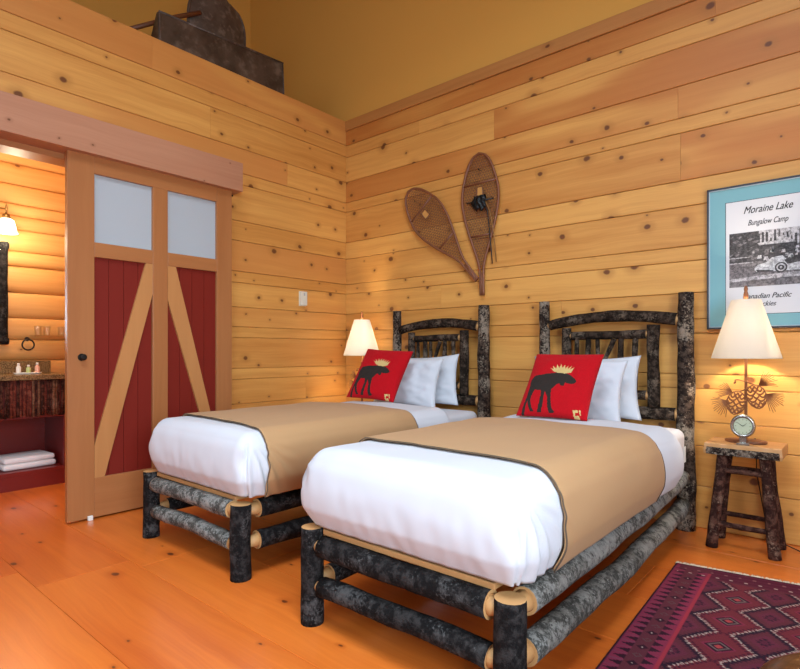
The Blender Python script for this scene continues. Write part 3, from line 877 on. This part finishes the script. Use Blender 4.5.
# clock
t = thing('alarm_clock', 'small round silver clock standing in front of the lamp on the stool', 'clock', (SX + .0, -.304, .5865), (0, 0, R_(8))); t.scale = (.9, .9, .96)
bm = NB(); tube(bm, [(0, -.016, .108), (0, -.014, .108), (0, .016, .108), (0, .02, .108)], [.061, .066, .066, .058], 44); obj('case', bm, M['steel'], t)
bm = NB(); b2 = bmesh.new()
ringp = [(.056 * math.cos(2 * PI * k / 48), -.017, .108 + .056 * math.sin(2 * PI * k / 48)) for k in range(48)]
tube(bm, ringp, .0085, 8, closed=True); b2.free(); obj('bezel', bm, M['steel'], t)
bm = NB(); tube(bm, [(0, -.0185, .108), (0, -.0165, .108)], [.047, .047], 44); df = obj('dial', bm, M['clockface'], t)
bm = NB()
for k in range(12):
    a = 2 * PI * k / 12; r0 = .037 if k % 3 else .034
    tube(bm, [(r0 * math.sin(a), -.019, .108 + r0 * math.cos(a)), (.042 * math.sin(a), -.019, .108 + .042 * math.cos(a))], .0013, 5)
obj('hour_marks', bm, M['ink'], df)
for a, l in ((R_(48), .026), (R_(-55), .036)):
    bm = NB(); tube(bm, [(0, -.0205, .108), (l * math.sin(a), -.0205, .108 + l * math.cos(a))], [.0018, .0008], 6); obj('hand', bm, M['ink'], t)
bm = NB(); box(bm, -.034, .034, -.02, .022, 0, .012, .002); box(bm, -.018, .018, -.010, .014, .012, .048, .003); obj('foot', bm, M['steel'], t)

# ------------------------------------------------------------------ framed poster
FX0, FX1, FZ0, FZ1 = 3.212, 3.80, 1.232, 2.085
t = thing('framed_poster', 'framed vintage black and white poster in a teal mat on the back wall', 'picture', ((FX0 + FX1) / 2, 0, FZ0))
PO = V(*t.location)
def pp(name, bm, mat, par=None, **k):
    bmesh.ops.translate(bm, verts=bm.verts, vec=-PO); return obj(name, bm, mat, par or t, **k)
bm = NB(); fw = .011
for a in ((FX0, FX1, FZ1 - fw, FZ1), (FX0, FX1, FZ0, FZ0 + fw), (FX0, FX0 + fw, FZ0, FZ1), (FX1 - fw, FX1, FZ0, FZ1)):
    box(bm, a[0], a[1], -.032, -.003, a[2], a[3], .002)
fr = pp('frame', bm, M['frame'])
bm = NB()
for a in ((FX0 + fw, FX1 - fw, FZ1 - fw - .004, FZ1 - fw), (FX0 + fw, FX1 - fw, FZ0 + fw, FZ0 + fw + .004), (FX0 + fw, FX0 + fw + .004, FZ0 + fw, FZ1 - fw), (FX1 - fw - .004, FX1 - fw, FZ0 + fw, FZ1 - fw)):
    box(bm, a[0], a[1], -.027, -.016, a[2], a[3])
pp('silver_lip', bm, M['silver'], fr)
bm = NB(); box(bm, FX0 + fw, FX1 - fw, -.018, -.004, FZ0 + fw, FZ1 - fw); pp('mat_board', bm, M['matteal'])
PX0, PX1, PZ0, PZ1 = 3.312, 3.70, 1.318, 1.988
bm = NB(); box(bm, PX0 - .003, PX1 + .003, -.0186, -.0183, PZ0 - .003, PZ1 + .003); mb = pp('mat_bevel', bm, M['ink'])
bm = NB(); box(bm, PX0, PX1, -.0192, -.0187, PZ0, PZ1); poster = pp('poster_sheet', bm, M['paper'])
def flat(bm, poly, y, mi=0):
    f = bm.faces.new([bm.verts.new((x, y, z)) for x, z in poly]); f.material_index = mi
    if f.normal.y > 0: pass
    return f
bm = NB()
yy = -.01935
QX0, QX1, QZ0, QZ1 = 3.330, 3.685, 1.478, 1.800
W_, H_ = QX1 - QX0, QZ1 - QZ0
q = lambda u, v: (QX0 + u * W_, QZ0 + v * H_)
def layer(poly, k, mi): flat(bm, [q(*p) for p in poly], yy - k * .00006, mi)
gm = [M['g1'], M['g2'], M['g3'], M['g4']]
layer([(0, 0), (1, 0), (1, 1), (0, 1)], 0, 1)
layer([(.0, .45), (1, .45), (1, 1), (0, 1)], 1, 0)
layer([(.40, .72), (1, .70), (1, 1), (.40, 1)], 2, 2)
rg = random.Random(5)
for k in range(11):
    c = .42 + k * .055; h = rg.uniform(.85, 1.0); wd = rg.uniform(.012, .022)
    layer([(c - wd, .6), (c + wd, .6), (c + wd * .7, h), (c - wd * .7, h)], 3, 0)
layer([(.0, .50), (.42, .48), (.42, 1), (.0, 1)], 4, 0)
for k in range(26):
    c = rg.uniform(.02, .4); h = rg.uniform(.5, .95); s = rg.uniform(.02, .05)
    layer([(c - s, h), (c, h - s * .6), (c + s, h + .01), (c + .01, h + s * .7)], 5, 1)
layer([(.40, .78), (.66, .80), (.72, .90), (.90, .76), (.92, .74), (.42, .74)], 6, 2)
layer([(.44, .60), (.90, .60), (.90, .74), (.44, .74)], 6, 0)
for k in range(22):
    c = rg.uniform(.3, .95); h = rg.uniform(.45, .66); s = rg.uniform(.012, .035)
    layer([(c - s, h - s), (c + s, h - s * .8), (c + s * .8, h + s), (c - s * .7, h + s * .9)], 7, rg.choice([2, 2, 3, 1]))
for z in (.43, .53): layer([(0, z), (.34, z + .005), (.34, z + .02), (0, z + .015)], 8, 2)
layer([(0, 0), (1, .03), (1, .22), (.5, .20), (0, .15)], 9, 2)
layer([(0, 0), (1, 0), (1, .14), (.6, .13), (0, .10)], 10, 1)
# open touring car
layer([(.36, .33), (.40, .38), (.52, .42), (.60, .50), (.74, .52), (.80, .44), (.90, .46), (1., .42), (1., .25), (.40, .25), (.36, .29)], 11, 3)
layer([(.60, .50), (.63, .58), (.655, .58), (.64, .50)], 12, 0)
layer([(.76, .44), (.95, .50), (1., .47), (1., .39), (.80, .36)], 12, 0)
layer([(.38, .30), (.62, .27), (.62, .245), (.40, .25)], 13, 0)
def disc(cx, cz, r, k, mi, asp=W_ / H_):
    layer([(cx + r * math.cos(2 * PI * i / 24), cz + r * asp * math.sin(2 * PI * i / 24)) for i in range(24)], k, mi)
for cx, cz, r in ((.72, .31, .085), (1.2, .3, .0)):
    if r: disc(cx, cz, r, 14, 0); disc(cx, cz, r * .72, 15, 3); disc(cx, cz, r * .5, 16, 0); disc(cx, cz, r * .2, 17, 2)
bmesh.ops.recalc_face_normals(bm, faces=bm.faces)
pp('printed_photo', bm, gm, poster)
def text(s, cx, cz, size, mat, width=None, shear=.40, off=0., par=None, name='lettering'):
    cu = bpy.data.curves.new('t', 'FONT'); cu.body = s; cu.size = size; cu.align_x = 'CENTER'; cu.align_y = 'CENTER'; cu.shear = shear; bold = off * 1.8; cu.resolution_u = 10
    to = bpy.data.objects.new('t', cu); COL.objects.link(to)
    dg = bpy.context.evaluated_depsgraph_get(); me = bpy.data.meshes.new_from_object(to.evaluated_get(dg))
    bpy.data.objects.remove(to)
    xs = [v.co.x for v in me.vertices]; sc = 1.
    if width: sc = width / (max(xs) - min(xs))
    mid = (max(xs) + min(xs)) / 2
    b0 = bmesh.new(); b0.from_mesh(me); b1 = b0.copy(); b2 = b0.copy()
    bmesh.ops.translate(b1, verts=b1.verts, vec=(bold, 0, .00003)); bmesh.ops.translate(b2, verts=b2.verts, vec=(bold / 2, bold * .4, .00006)); merge(b0, b1); merge(b0, b2); b0.to_mesh(me); b0.free()
    for v in me.vertices: v.co = V((v.co.x - mid) * sc + cx, -.01945 - v.co.z, v.co.y + cz) - PO
    me.name = name; me.materials.clear(); me.materials.append(mat)
    o = bpy.data.objects.new(name, me); link(o, par or poster); return o
CX = 3.522
text('Moraine Lake', CX, 1.928, .060, M['ink'], .238, off=.0012)
text('Bungalow Camp', CX, 1.852, .046, M['ink'], .195, off=.0010)
text('Canadian Pacific', CX - .005, 1.420, .042, M['ink'], .235, off=.0011)
text('Rockies', CX - .012, 1.374, .040, M['ink'], .105, off=.0010)

# ------------------------------------------------------------------ snowshoes
HW = [(0, .013), (.10, .014), (.20, .02), (.27, .04), (.36, .078), (.46, .118), (.56, .152), (.66, .172), (.74, .170), (.82, .148), (.89, .122), (.94, .095), (.975, .062), (.993, .03), (1., .0)]
def hw(t):
    for (a, wa), (b, wb) in zip(HW, HW[1:]):
        if a <= t <= b:
            s = (t - a) / (b - a); s = s * s * (3 - 2 * s) if False else s
            return wa + (wb - wa) * s
    return 0
def snowshoe(loc, ang, Lg, wsc, label, strap):
    t = thing('snowshoe', label, 'snowshoe', loc, (0, ang, 0))
    n = 40
    ts = [0] + [k / n for k in range(1, n)] + [.985, 1.]
    left = [(-hw(s) * wsc, -.012, s * Lg) for s in ts]; right = [(hw(s) * wsc, -.012, s * Lg) for s in reversed(ts)]
    pts = left + right[1:]
    bm = NB(); tube(bm, pts, [.0105] * len(pts), 8); obj('frame', bm, M['shoewood'], t)
    bm = NB(); tube(bm, [(0, -.012, 0.0), (0, -.012, .16 * Lg)], .012, 8); obj('tail', bm, M['shoewood'], t)
    for s in (.42, .79):
        bm = NB(); w_ = hw(s) * wsc - .004; tube(bm, [(-w_, -.012, s * Lg), (w_, -.012, s * Lg)], .0085, 8); obj('crossbar', bm, M['shoewood'], t)
    bm = NB(); z0, z1 = .2 * Lg, .99 * Lg
    hole = (.018, .062)  # half width, and height band of the toe hole
    hz0, hz1 = .695 * Lg, .765 * Lg
    def seg(p, d, step=.004):
        run = None; x, z = p; out = []
        for k in range(900):
            ok = z0 < z < z1 and abs(x) < hw(z / Lg) * wsc - .003 and not (abs(x) < .030 and hz0 < z < hz1)
            if ok and run is None: run = (x, z)
            if not ok and run is not None: out.append((run, (x, z))); run = None
            x += d[0] * step; z += d[1] * step
            if z > Lg + .05 or abs(x) > 1.0: break
        return out
    sp = .021
    lines = []
    for k in range(int(Lg / sp) + 1): lines += seg((-.3, k * sp), (1, 0))
    d = (math.sin(R_(30)), math.cos(R_(30)))
    for k in range(-60, 60):
        lines += seg((k * sp * 1.15, 0.0), d); lines += seg((k * sp * 1.15, 0.0), (-d[0], d[1]))
    for i, (a, b) in enumerate(lines):
        if abs(a[0] - b[0]) + abs(a[1] - b[1]) < .008: continue
        y = -.012 + (.002, 0, -.002)[i % 3]
        tube(bm, [(a[0], y, a[1]), (b[0], y, b[1])], .0021, 4, cap=False)
    obj('webbing', bm, M['rawhide'], t)
    bm = NB(); 
    ringz = [(-.030, -.013, hz0), (.030, -.013, hz0), (.026, -.013, hz1), (-.026, -.013, hz1)]
    tube(bm, ringz, .005, 6, closed=True); obj('toe_cord', bm, M['rawhide'], t)
    bm = NB(); box(bm, -.027, .027, -.0085, -.006, hz0 + .003, hz1 - .003); obj('toe_patch', bm, M['toecard'], t)
    if strap:
        bm = NB(); b2 = bmesh.new()
        rows = []
        for iv in range(13):
            vv = iv / 12; row = []
            for iu in range(17):
                uu = iu / 8 - 1; wv = .048 + .022 * math.sin(PI * vv * .9)
                row.append(b2.verts.new((uu * wv + .006 * math.sin(vv * 9), -.026 - .024 * (1 - uu * uu) * math.sin(PI * (.15 + .8 * vv)) + .006 * math.sin(uu * 11 + vv * 7), (.595 + .105 * vv + .012 * math.sin(uu * 7 + 1) * (1 - vv)) * Lg)))
            rows.append(row)
        grid_faces(b2, rows); bmesh.ops.solidify(b2, geom=list(b2.faces), thickness=.004)
        tube(b2, [(-.12, -.02, .665 * Lg), (-.05, -.035, .66 * Lg), (.05, -.037, .655 * Lg), (.13, -.02, .66 * Lg)], .006, 6)
        merge(bm, b2, 0); obj('binding', bm, M['leatherblack'], t)
        bm = NB(); tube(bm, [(.04, -.03, .65 * Lg), (.075, -.026, .58 * Lg), (.088, -.025, .45 * Lg), (.098, -.018, .30 * Lg), (.10, -.012, .21 * Lg)], .0045, 6); obj('strap', bm, M['leatherblack'], t)
        bm = NB(); tube(bm, [(.055, -.026, .66 * Lg), (.10, -.026, .56 * Lg), (.128, -.025, .42 * Lg), (.138, -.014, .22 * Lg)], .0042, 6); obj('strap', bm, M['strapl'], t)
    bm = NB(); tube(bm, [(0, .012, .88 * Lg), (0, -.022, .885 * Lg)], [.003, .003], 8); tube(bm, [(0, -.022, .885 * Lg), (0, -.025, .885 * Lg)], .006, 8); obj('added_nail', bm, M['iron'], t)  # hanger is assumed: a nail added to hold the snowshoe up
    return t
snowshoe((1.604, -.014, 1.549), R_(-1.5), 1.150, 1.0, 'upright wooden snowshoe with black leather binding on the back wall', True)
snowshoe((1.575, -.044, 1.672), R_(-40.5), 1.110, .98, 'tilted wooden snowshoe without straps on the back wall', False)

# thermostat
t = thing('thermostat', 'small off-white thermostat on the pine wall right of the barn door', 'thermostat', (0, -.555, 1.518))
bm = NB(); box(bm, .0005, .03, -.035, .035, 0, .128, .004); obj('cover', bm, M['thermo'], t)
bm = NB(); box(bm, -.001, .0004, -.04, .04, -.004, .132); obj('added_backing', bm, M['thermo'], t)  # thin plate added only to join the cover to the wall
bm = NB(); box(bm, .03, .034, -.006, .006, .09, .115, .001); obj('lever', bm, M['g3'], t)

# ------------------------------------------------------------------ loft objects
t = thing('metal_trough', 'long dark weathered trough lying on the ledge above the barn door', 'trough', (-.14, -1.285, 3.361), (0, 0, R_(-5.5)))
bm = NB()
prof = [(.075, 0), (.055, .325), (.03, .332), (.015, .325), (-.24, .03), (-.245, 0)]
prism(bm, prof, lambda u, v, d: (u, d, v), -.55, .55); bmesh.ops.bevel(bm, geom=list(bm.edges), offset=.006, segments=2, affect='EDGES')
obj('body', bm, M['oldmetal'], t)
bm = NB()
for yv in (-.54, .54):
    tube(bm, [(.077, yv, .004), (.058, yv, .322), (.015, yv, .327)], .006, 6)
tube(bm, [(.057, -.545, .326), (.057, .545, .326)], .008, 8)
obj('rim', bm, M['scoop'], t)
t = thing('scoop_shovel', 'old dark scoop shovel with a wooden handle standing behind the trough on the ledge', 'shovel', (-.50, -1.10, 3.361))
bm = NB()
NV, NU = 22, 14
def blade(u, v):   # u -1..1 across, v 0..1 up
    hwid = .285 * (1. if v < .74 else math.sqrt(max(0, 1 - ((v - .74) / .26) ** 2)) * .6 + .4)
    return V(-.05 + .06 * (1 - u * u) + .03 * v, u * hwid, v * .94)
for dx in (0, -.012):
    rows = [[bm.verts.new(blade(u, v) + V(dx, 0, 0)) for u in lin(-1, 1, NU)] for v in lin(0, 1, NV)]
    grid_faces(bm, rows)
bmesh.ops.recalc_face_normals(bm, faces=bm.faces)
obj('blade', bm, M['scoop'], t)
bm = NB(); ed = [blade(-1, v) + V(.002, 0, 0) for v in lin(0, 1, 20)]; tube(bm, ed, .014, 8); ed = [blade(1, v) for v in lin(0, 1, 20)]; tube(bm, ed, .01, 8)
obj('rolled_edge', bm, M['scoop'], t)
bm = NB(); tube(bm, [(.0, -.19, .715), (.015, -.42, .565), (.03, -.95, .18)], [.02, .019, .018], 12); obj('handle', bm, M['haft'], t)

# ------------------------------------------------------------------ bathroom things
t = thing('vanity_cabinet', 'dark red bathroom vanity with twig-faced apron and open shelf', 'cabinet', (-1.4, -3.0, 0))
VO = V(*t.location)
def vp(name, bm, mat, **k):
    bmesh.ops.translate(bm, verts=bm.verts, vec=-VO); return obj(name, bm, mat, t, **k)
VY0, VY1, VXF = -4.0, -2.13, -1.13
bm = NB(); box(bm, -1.62, -1.60, VY0, VY1, 0, .868); vp('back_panel', bm, M['redstain'])
for yv in (VY0, VY1 - .03):
    bm = NB(); box(bm, -1.60, VXF, yv, yv + .03, .0, .868, .002); vp('side_panel', bm, M['redstain'])
bm = NB(); box(bm, -1.60, VXF + .004, VY0 + .03, VY1 - .03, .112, .145, .002); vp('shelf', bm, M['redstain'])
bm = NB(); box(bm, VXF - .03, VXF, VY0 + .03, VY1 - .03, 0, .112); vp('plinth', bm, M['redstain'])
bm = NB(); box(bm, -1.60, VXF - .018, VY0 + .03, VY1 - .03, .56, .575); box(bm, VXF - .018, VXF - .008, VY0 + .03, VY1 - .03, .56, .868); ap = vp('apron', bm, M['redstain'])
bm = NB(); rg = random.Random(9); yv = VY0 + .02
while yv < VY1 - .01:
    r = rg.uniform(.008, .015); yv += r
    tube(bm, mi=rg.choice((0, 0, 1, 1, 2)), pts=[(VXF + .002, yv, .575 + rg.uniform(-.008, .004)), (VXF + .003, yv + rg.uniform(-.003, .003), .72), (VXF + .002, yv, .866)], rad=[r, r * rg.uniform(.85, 1.1), r * .9], sides=8, rfun=logrf(yv * 9, .12)); yv += r
bmesh.ops.translate(bm, verts=bm.verts, vec=-VO); obj('twig_facing', bm, [M['twig'], bark('red_twig_bark', (.10, .022, .014), (.20, .05, .03), (.3, .14, .09), .2), bark('brown_twig_bark', (.13, .055, .03), (.24, .11, .06), (.35, .22, .14), .2)], t)
t = thing('countertop', 'speckled brown granite countertop with backsplash on the bathroom vanity', 'countertop', (-1.38, -3.0, .868))
bm = NB(); box(bm, -1.62, VXF + .035, VY0 - .02, VY1 + .02, .8685, .91, .005); bmesh.ops.translate(bm, verts=bm.verts, vec=-V(*t.location)); obj('slab', bm, M['granite'], t)
bm = NB(); box(bm, -1.632, -1.612, VY0 - .02, VY1 + .02, .9105, 1.015, .003); bmesh.ops.translate(bm, verts=bm.verts, vec=-V(*t.location)); obj('backsplash', bm, M['granite'], t)
# towel
t = thing('folded_towel', 'folded white towel on the open shelf of the red vanity', 'towel', (-1.36, -2.385, .1465), (0, 0, R_(4)))
for k in range(2):
    bm = NB(); b2 = bmesh.new(); box(b2, -.15, .15 - .006 * k, -.19 + .004 * k, .19 - .004 * k, k * .049, k * .049 + .048, .021, seg=5)
    for v in b2.verts: v.co += V(.004 * nz(v.co, 9, k), .006 * nz(v.co, 8, k + 3), .004 * nz(v.co, 7, k + 7) if v.co.z > .01 else 0)
    merge(bm, b2); obj('fold', bm, M['towel'], t, smooth=True)
# toiletries on a dish
def atc(y, x=-1.40): return (x, y, .911)
bm = NB(); b2 = bmesh.new(); lathe(b2, [(.001, 0), (.05, 0), (.062, .010), (.059, .011), (.048, .004), (.001, .004)], seg=28); bmesh.ops.scale(b2, verts=b2.verts, vec=(.75, 1.7, 1)); merge(bm, b2)
tag(obj('dish', bm, M['bottlew'], loc=(-1.34, -2.36, .9105)), 'shallow white dish holding toiletries on the granite counter', 'dish')
def bottle(x, y, body, capm, label, sh):
    t = thing('toiletry_bottle', label, 'bottle', (x, y, .9152))
    bm = NB(); lathe(bm, [(.0005, 0), (.016, 0), (.0175, .004), (.0175, sh * .62), (.009, sh * .74), (.0085, sh * .78), (.0005, sh * .78)], seg=18); obj('body', bm, body, t)
    bm = NB(); lathe(bm, [(.0005, sh * .78), (.010, sh * .78), (.010, sh * .98), (.008, sh), (.0005, sh)], seg=16); obj('cap', bm, capm, t)
bottle(-1.34, -2.425, M['bottlew'], M['bottlew'], 'white toiletry bottle in the dish, furthest from the barn door', .085)
bottle(-1.34, -2.355, M['green'], M['bottlew'], 'pale green toiletry bottle in the middle of the dish', .07)
bottle(-1.34, -2.292, M['pinkp'], M['bottlew'], 'pinkish toiletry bottle in the dish, nearest the barn door', .088)
# glass shelf with tumblers
bm = NB(); box(bm, -1.655, -1.52, -2.26, -1.78, 1.232, 1.240, .002); box(bm, -1.69, -1.655, -2.22, -2.19, 1.225, 1.247, .002); box(bm, -1.69, -1.655, -1.86, -1.83, 1.225, 1.247, .002)
tag(obj('glass_shelf', bm, M['glass']), 'clear glass shelf on the bathroom log wall', 'shelf')
def tumbler(y, label):
    bm = NB(); lathe(bm, [(.0005, .0), (.024, .0), (.031, .078), (.0285, .078), (.022, .006), (.0005, .006)], seg=24)
    tag(obj('tumbler', bm, M['glass'], loc=(-1.585, y, 1.2405)), label, 'glass')
tumbler(-2.215, 'clear tumbler on the glass shelf, nearest the towel ring')
tumbler(-2.15, 'clear tumbler on the glass shelf, second from the towel ring')
tumbler(-2.035, 'clear tumbler on the glass shelf, third from the towel ring')
tumbler(-1.975, 'clear tumbler on the glass shelf, nearest the barn door edge')
# towel ring
t = thing('towel_ring', 'small dark iron towel ring on the bathroom log wall', 'towel ring', (-1.635, -2.285, 1.205))
bm = NB(); tube(bm, [(0, 0, 0), (.03, 0, 0)], [.02, .012], 14); obj('mount', bm, M['iron'], t)
bm = NB(); tube(bm, [(.03, .045 * math.sin(a), -.05 + .045 * math.cos(a)) for a in [2 * PI * k / 24 for k in range(24)]], .0065, 8, closed=True); obj('ring', bm, M['iron'], t)
# mirror
t = thing('mirror', 'bark-framed wall mirror above the vanity', 'mirror', (-1.63, -2.82, 1.16))
MY0, MY1 = -3.25, -2.43; MO = V(-1.63, -2.82, 1.16)
bm = NB(); box(bm, -1.628, -1.615, MY0 + .03, MY1 - .03, 1.19, 1.99); bmesh.ops.translate(bm, verts=bm.verts, vec=-MO); obj('mirror_glass', bm, M['mirror'], t)
for p0, p1 in (((-1.60, MY1 - .03, 1.155), (-1.60, MY1 - .03, 2.025)), ((-1.60, MY0 + .03, 1.155), (-1.60, MY0 + .03, 2.025)), ((-1.60, MY0, 1.185), (-1.60, MY1, 1.185)), ((-1.60, MY0, 1.995), (-1.60, MY1, 1.995))):
    obj('frame_branch', log_bm(p0, p1, .027, p0[2] * 7 + p0[1], off=MO, n=20, amp=.12), [M['bark'], M['cut']], t)
# sconce
t = thing('vanity_sconce', 'lit brass wall lamp with white glass shade above the mirror', 'wall lamp', (-1.62, -2.55, 2.27))
bm = NB(); tube(bm, [(.0, -.3, 0), (.0, .0, 0), (.0, .0, 0.0001)], .02, 12); obj('backplate', bm, M['brass'], t)
for dy in (.085,):
    bm = NB(); tube(bm, [(.0, dy - .06, .0), (.06, dy - .04, .03), (.10, dy, .02), (.10, dy, -.025)], .009, 10); tube(bm, [(.10, dy, .02), (.10, dy, .05), (.10, dy, .065)], [.010, .008, .003], 10); tube(bm, [(.10, dy, -.06), (.10, dy, -.025)], [.032, .026], 16); obj('arm', bm, M['brass'], t)
    bm = NB(); lathe(bm, [(.03, -.062), (.052, -.075), (.064, -.12), (.072, -.165), (.082, -.182)], cx=.10, cy=dy, seg=28); s = obj('glass_shade', bm, M['sconceglass'], t); finish_shell(s, .003)
for yv in (-2.45, -3.0): point((-1.36, yv, 2.03), 10, (1., .84, .60), .05)  # second light assumes another sconce shade out of view; none is built
point((-.75, -2.75, 2.85), 34, (1., .90, .74), .15)  # unseen ceiling fill, added to light the bathroom logs evenly

# ------------------------------------------------------------------ rug
def rugcol(u, v):
    rn = noise.noise(Vector((u * 60, v * 60, 0))) * .5
    DK = (.022, .010, .018); MAG = (.24, .030, .066); PLUM = (.110, .026, .036); RED = (.36, .035, .052); WINE = (.17, .024, .034); NAVY = (.014, .012, .022); WHT = (.52, .40, .34); GRY = (.10, .075, .07)
    Wd = 1.16
    def border(a, b):
        if a < .010: return DK
        if a < .066:
            s = (b / .05) % 1; k = (a - .010) / .056
            if abs(k - .5) > .44: return RED if k < .5 else PLUM
            return DK if abs(s - .5) < .42 * k - .05 else (MAG if s > .12 else (.20, .05, .09))
        if a < .120:
            s = (b / .13) % 1 - .5; k = (a - .093) / .027
            r_ = abs(s) * 4.8 + abs(k) * .95
            if r_ < .16: return WHT
            if r_ < .75: return DK
            s2 = ((b / .13) + .5) % 1 - .5; r2 = abs(s2) * 5.5 + abs(k)
            if .45 < r2 < .62: return GRY
            return MAG if abs(k) > .9 else PLUM
        if a < .160:
            s = (b / .05) % 1; k = (a - .12) / .04
            return DK if abs(s - .5) < .42 * (1 - k) - .04 else MAG
        if a < .174: return RED
        return None
    a = min(u, Wd - u)
    if v < .150 and a > .03:
        if v < .012: return DK
        s = (u / .058) % 1 - .5
        if abs(v - .115) < .006 and abs(s) < .12: return WHT
        if abs(v - .06) < .006 and abs((u / .058 + .5) % 1 - .5) < .10: return (.25, .10, .10)
        if .140 < v: return PLUM if a > .174 else border(a, v)
        if a < .174: 
            c = border(a, v); return tuple(x * .9 + y * .1 for x, y in zip(c, WINE)) if v > .075 else PLUM
        return (.10, .018, .034) if int(v / .018) % 2 else (.085, .012, .026)
    c = border(a, v)
    if c: return c
    P = .262; Q = .240
    du = ((u - .313 + P / 2) % P) - P / 2; dv = ((v - .340 + Q / 2) % Q) - Q / 2
    tri = 1 - abs(dv) / (Q / 2)
    st = math.floor(tri * 9 + .5 * (1 if ((v / .013) % 1) < .5 else 0)) / 9
    wv = .028 + .092 * tri + .004 * (1 if ((v / .014) % 1) < .5 else -1)
    g = wv - abs(du)
    if 0 < g < .0085: return WHT if ((v / .014 + du * 20) % 1) < .78 else WINE
    if g <= 0:
        if g > -.022: return NAVY
        if g < -.075: return NAVY if g > -.083 else ((.24, .13, .12) if g < -.098 and abs(((v / .02) % 1) - .5) < .3 else (.10, .02, .04))
        return (.13, .026, .046) if g < -.05 else PLUM
    r_ = abs(du) / .062 + abs(dv) / .062
    if r_ < .26: return (.42, .06, .06)
    if r_ < .44: return DK
    if r_ < .60: return (.17, .12, .11)
    if r_ < .78: return DK
    if r_ < .95: return (.22, .028, .055)
    return (.16, .026, .034) if abs(g - .022) > .005 else (.055, .012, .024)
RW, RL = 1.16, 2.20
ul = V(0.030, -.99955, 0); uf = V(.988, .152, 0)
org = V(3.205, -.722, 0)
bm = NB(); NU_, NV_ = 250, 470; cols = []
rows = []
for i in range(NV_ + 1):
    row = []
    for j in range(NU_ + 1):
        u = RW * j / NU_; v = RL * i / NV_
        p = uf * u + ul * v
        e = min(u, RW - u, v, RL - v)
        z = .0075 if e > .001 else .0005
        row.append(bm.verts.new((p.x, p.y, z + .0006 * nz(p, 14)))); cols.append((*rugcol(u, v), 1))
    rows.append(row)
for A, B in zip(rows, rows[1:]):
    for k in range(len(A) - 1): bm.faces.new((A[k], A[k + 1], B[k + 1], B[k]))
bmesh.ops.recalc_face_normals(bm, faces=bm.faces)
if next(iter(bm.faces)).normal.z < 0: bmesh.ops.reverse_faces(bm, faces=bm.faces)
rug = bpy.data.objects.new('area_rug', None); rug.location = org; link(rug)
tag(rug, 'crimson and navy oriental rug with pale fringe on the floor right of the beds', 'rug')
pile = obj('pile', bm, M['rug'], rug)
ca = pile.data.color_attributes.new('pattern', 'FLOAT_COLOR', 'POINT')
ca.data.foreach_set('color', [x for c in cols for x in c])
for vb in (0, RL):
    bm = NB(); rg = random.Random(2); k = 0; u = 0.
    sg = -1 if vb == 0 else 1
    while u < RW:
        p = uf * u + ul * vb; l = rg.uniform(.022, .036); dd = (ul * sg * l) + uf * rg.uniform(-.012, .012)
        tube(bm, [p + V(0, 0, .005), p + dd * .5 + V(0, 0, .006), p + dd + V(0, 0, .003)], [.0032, .0034, .002], 5); u += rg.uniform(.0045, .008)
    fo = obj('fringe', bm, M['fringe'], rug)

# ------------------------------------------------------------------ leather footstool, only its edge in view
t = thing('leather_footstool', 'brown leather footstool with piped edge standing on the rug', 'footstool', (4.022, -2.486, .0115), (0, 0, R_(20)))
bm = NB(); lathe(bm, [(.0005, .478), (.12, .475), (.20, .460), (.238, .433), (.247, .408), (.242, .388)], seg=64); obj('seat_cushion', bm, M['leather'], t)
bm = NB(); tube(bm, [(.247 * math.cos(a), .247 * math.sin(a), .389) for a in [2 * PI * k / 64 for k in range(64)]], .010, 8, closed=True); obj('piping', bm, M['leather'], t)
bm = NB(); lathe(bm, [(.240, .385), (.238, .23), (.225, .16), (.0005, .16)], seg=64); obj('body', bm, plain('dark_leather', (.04, .016, .008), .35), t)
for k in range(4):
    a = PI / 4 + k * PI / 2; bm = NB(); tube(bm, [(.165 * math.cos(a), .165 * math.sin(a), .165), (.175 * math.cos(a), .175 * math.sin(a), .08), (.18 * math.cos(a), .18 * math.sin(a), 0)], [.024, .02, .016], 12); obj('leg', bm, M['haft'], t)

# ------------------------------------------------------------------ light
def area(name, loc, target, sx, sy, e, col, spread=180):
    l = bpy.data.lights.new(name, 'AREA'); l.shape = 'RECTANGLE'; l.size = sx; l.size_y = sy; l.energy = e; l.color = col; l.spread = R_(spread)
    o = bpy.data.objects.new(name, l); o.location = loc
    o.rotation_euler = (Vector(target) - Vector(loc)).to_track_quat('-Z', 'Y').to_euler(); link(o); return o
FILL_COL = (.72, .86, 1.)  # cool daylight tint shared by the added fills
area('assumed_front_fill', (2.9, -6.8, 3.0), (2.0, -1.3, .2), 4.2, 1.8, 30, FILL_COL, 110)  # assumed daylight from behind the camera; added fill, no window built
area('assumed_side_fill', (5.9, -3.6, 1.6), (.6, -1.5, .7), 2.4, 1.8, 200, FILL_COL, 140)  # added fill on the left wall; a side window is assumed, none built
area('overhead_fill', (3.0, -3.4, 5.55), (2.1, -2.0, 0), 2.4, 2.4, 165, FILL_COL, 100)  # added overhead fill for bed tops and floor; no skylight is built
w = bpy.data.worlds.new('world'); C.world = w; w.use_nodes = True
w.node_tree.nodes['Background'].inputs[0].default_value = (.76, .88, 1., 1); w.node_tree.nodes['Background'].inputs[1].default_value = .24
C.view_settings.view_transform = 'Standard'; C.view_settings.look = 'None'; C.view_settings.gamma = 1; C.view_settings.exposure = 0
C.view_settings.use_curve_mapping = False
C.cycles.max_bounces = 8
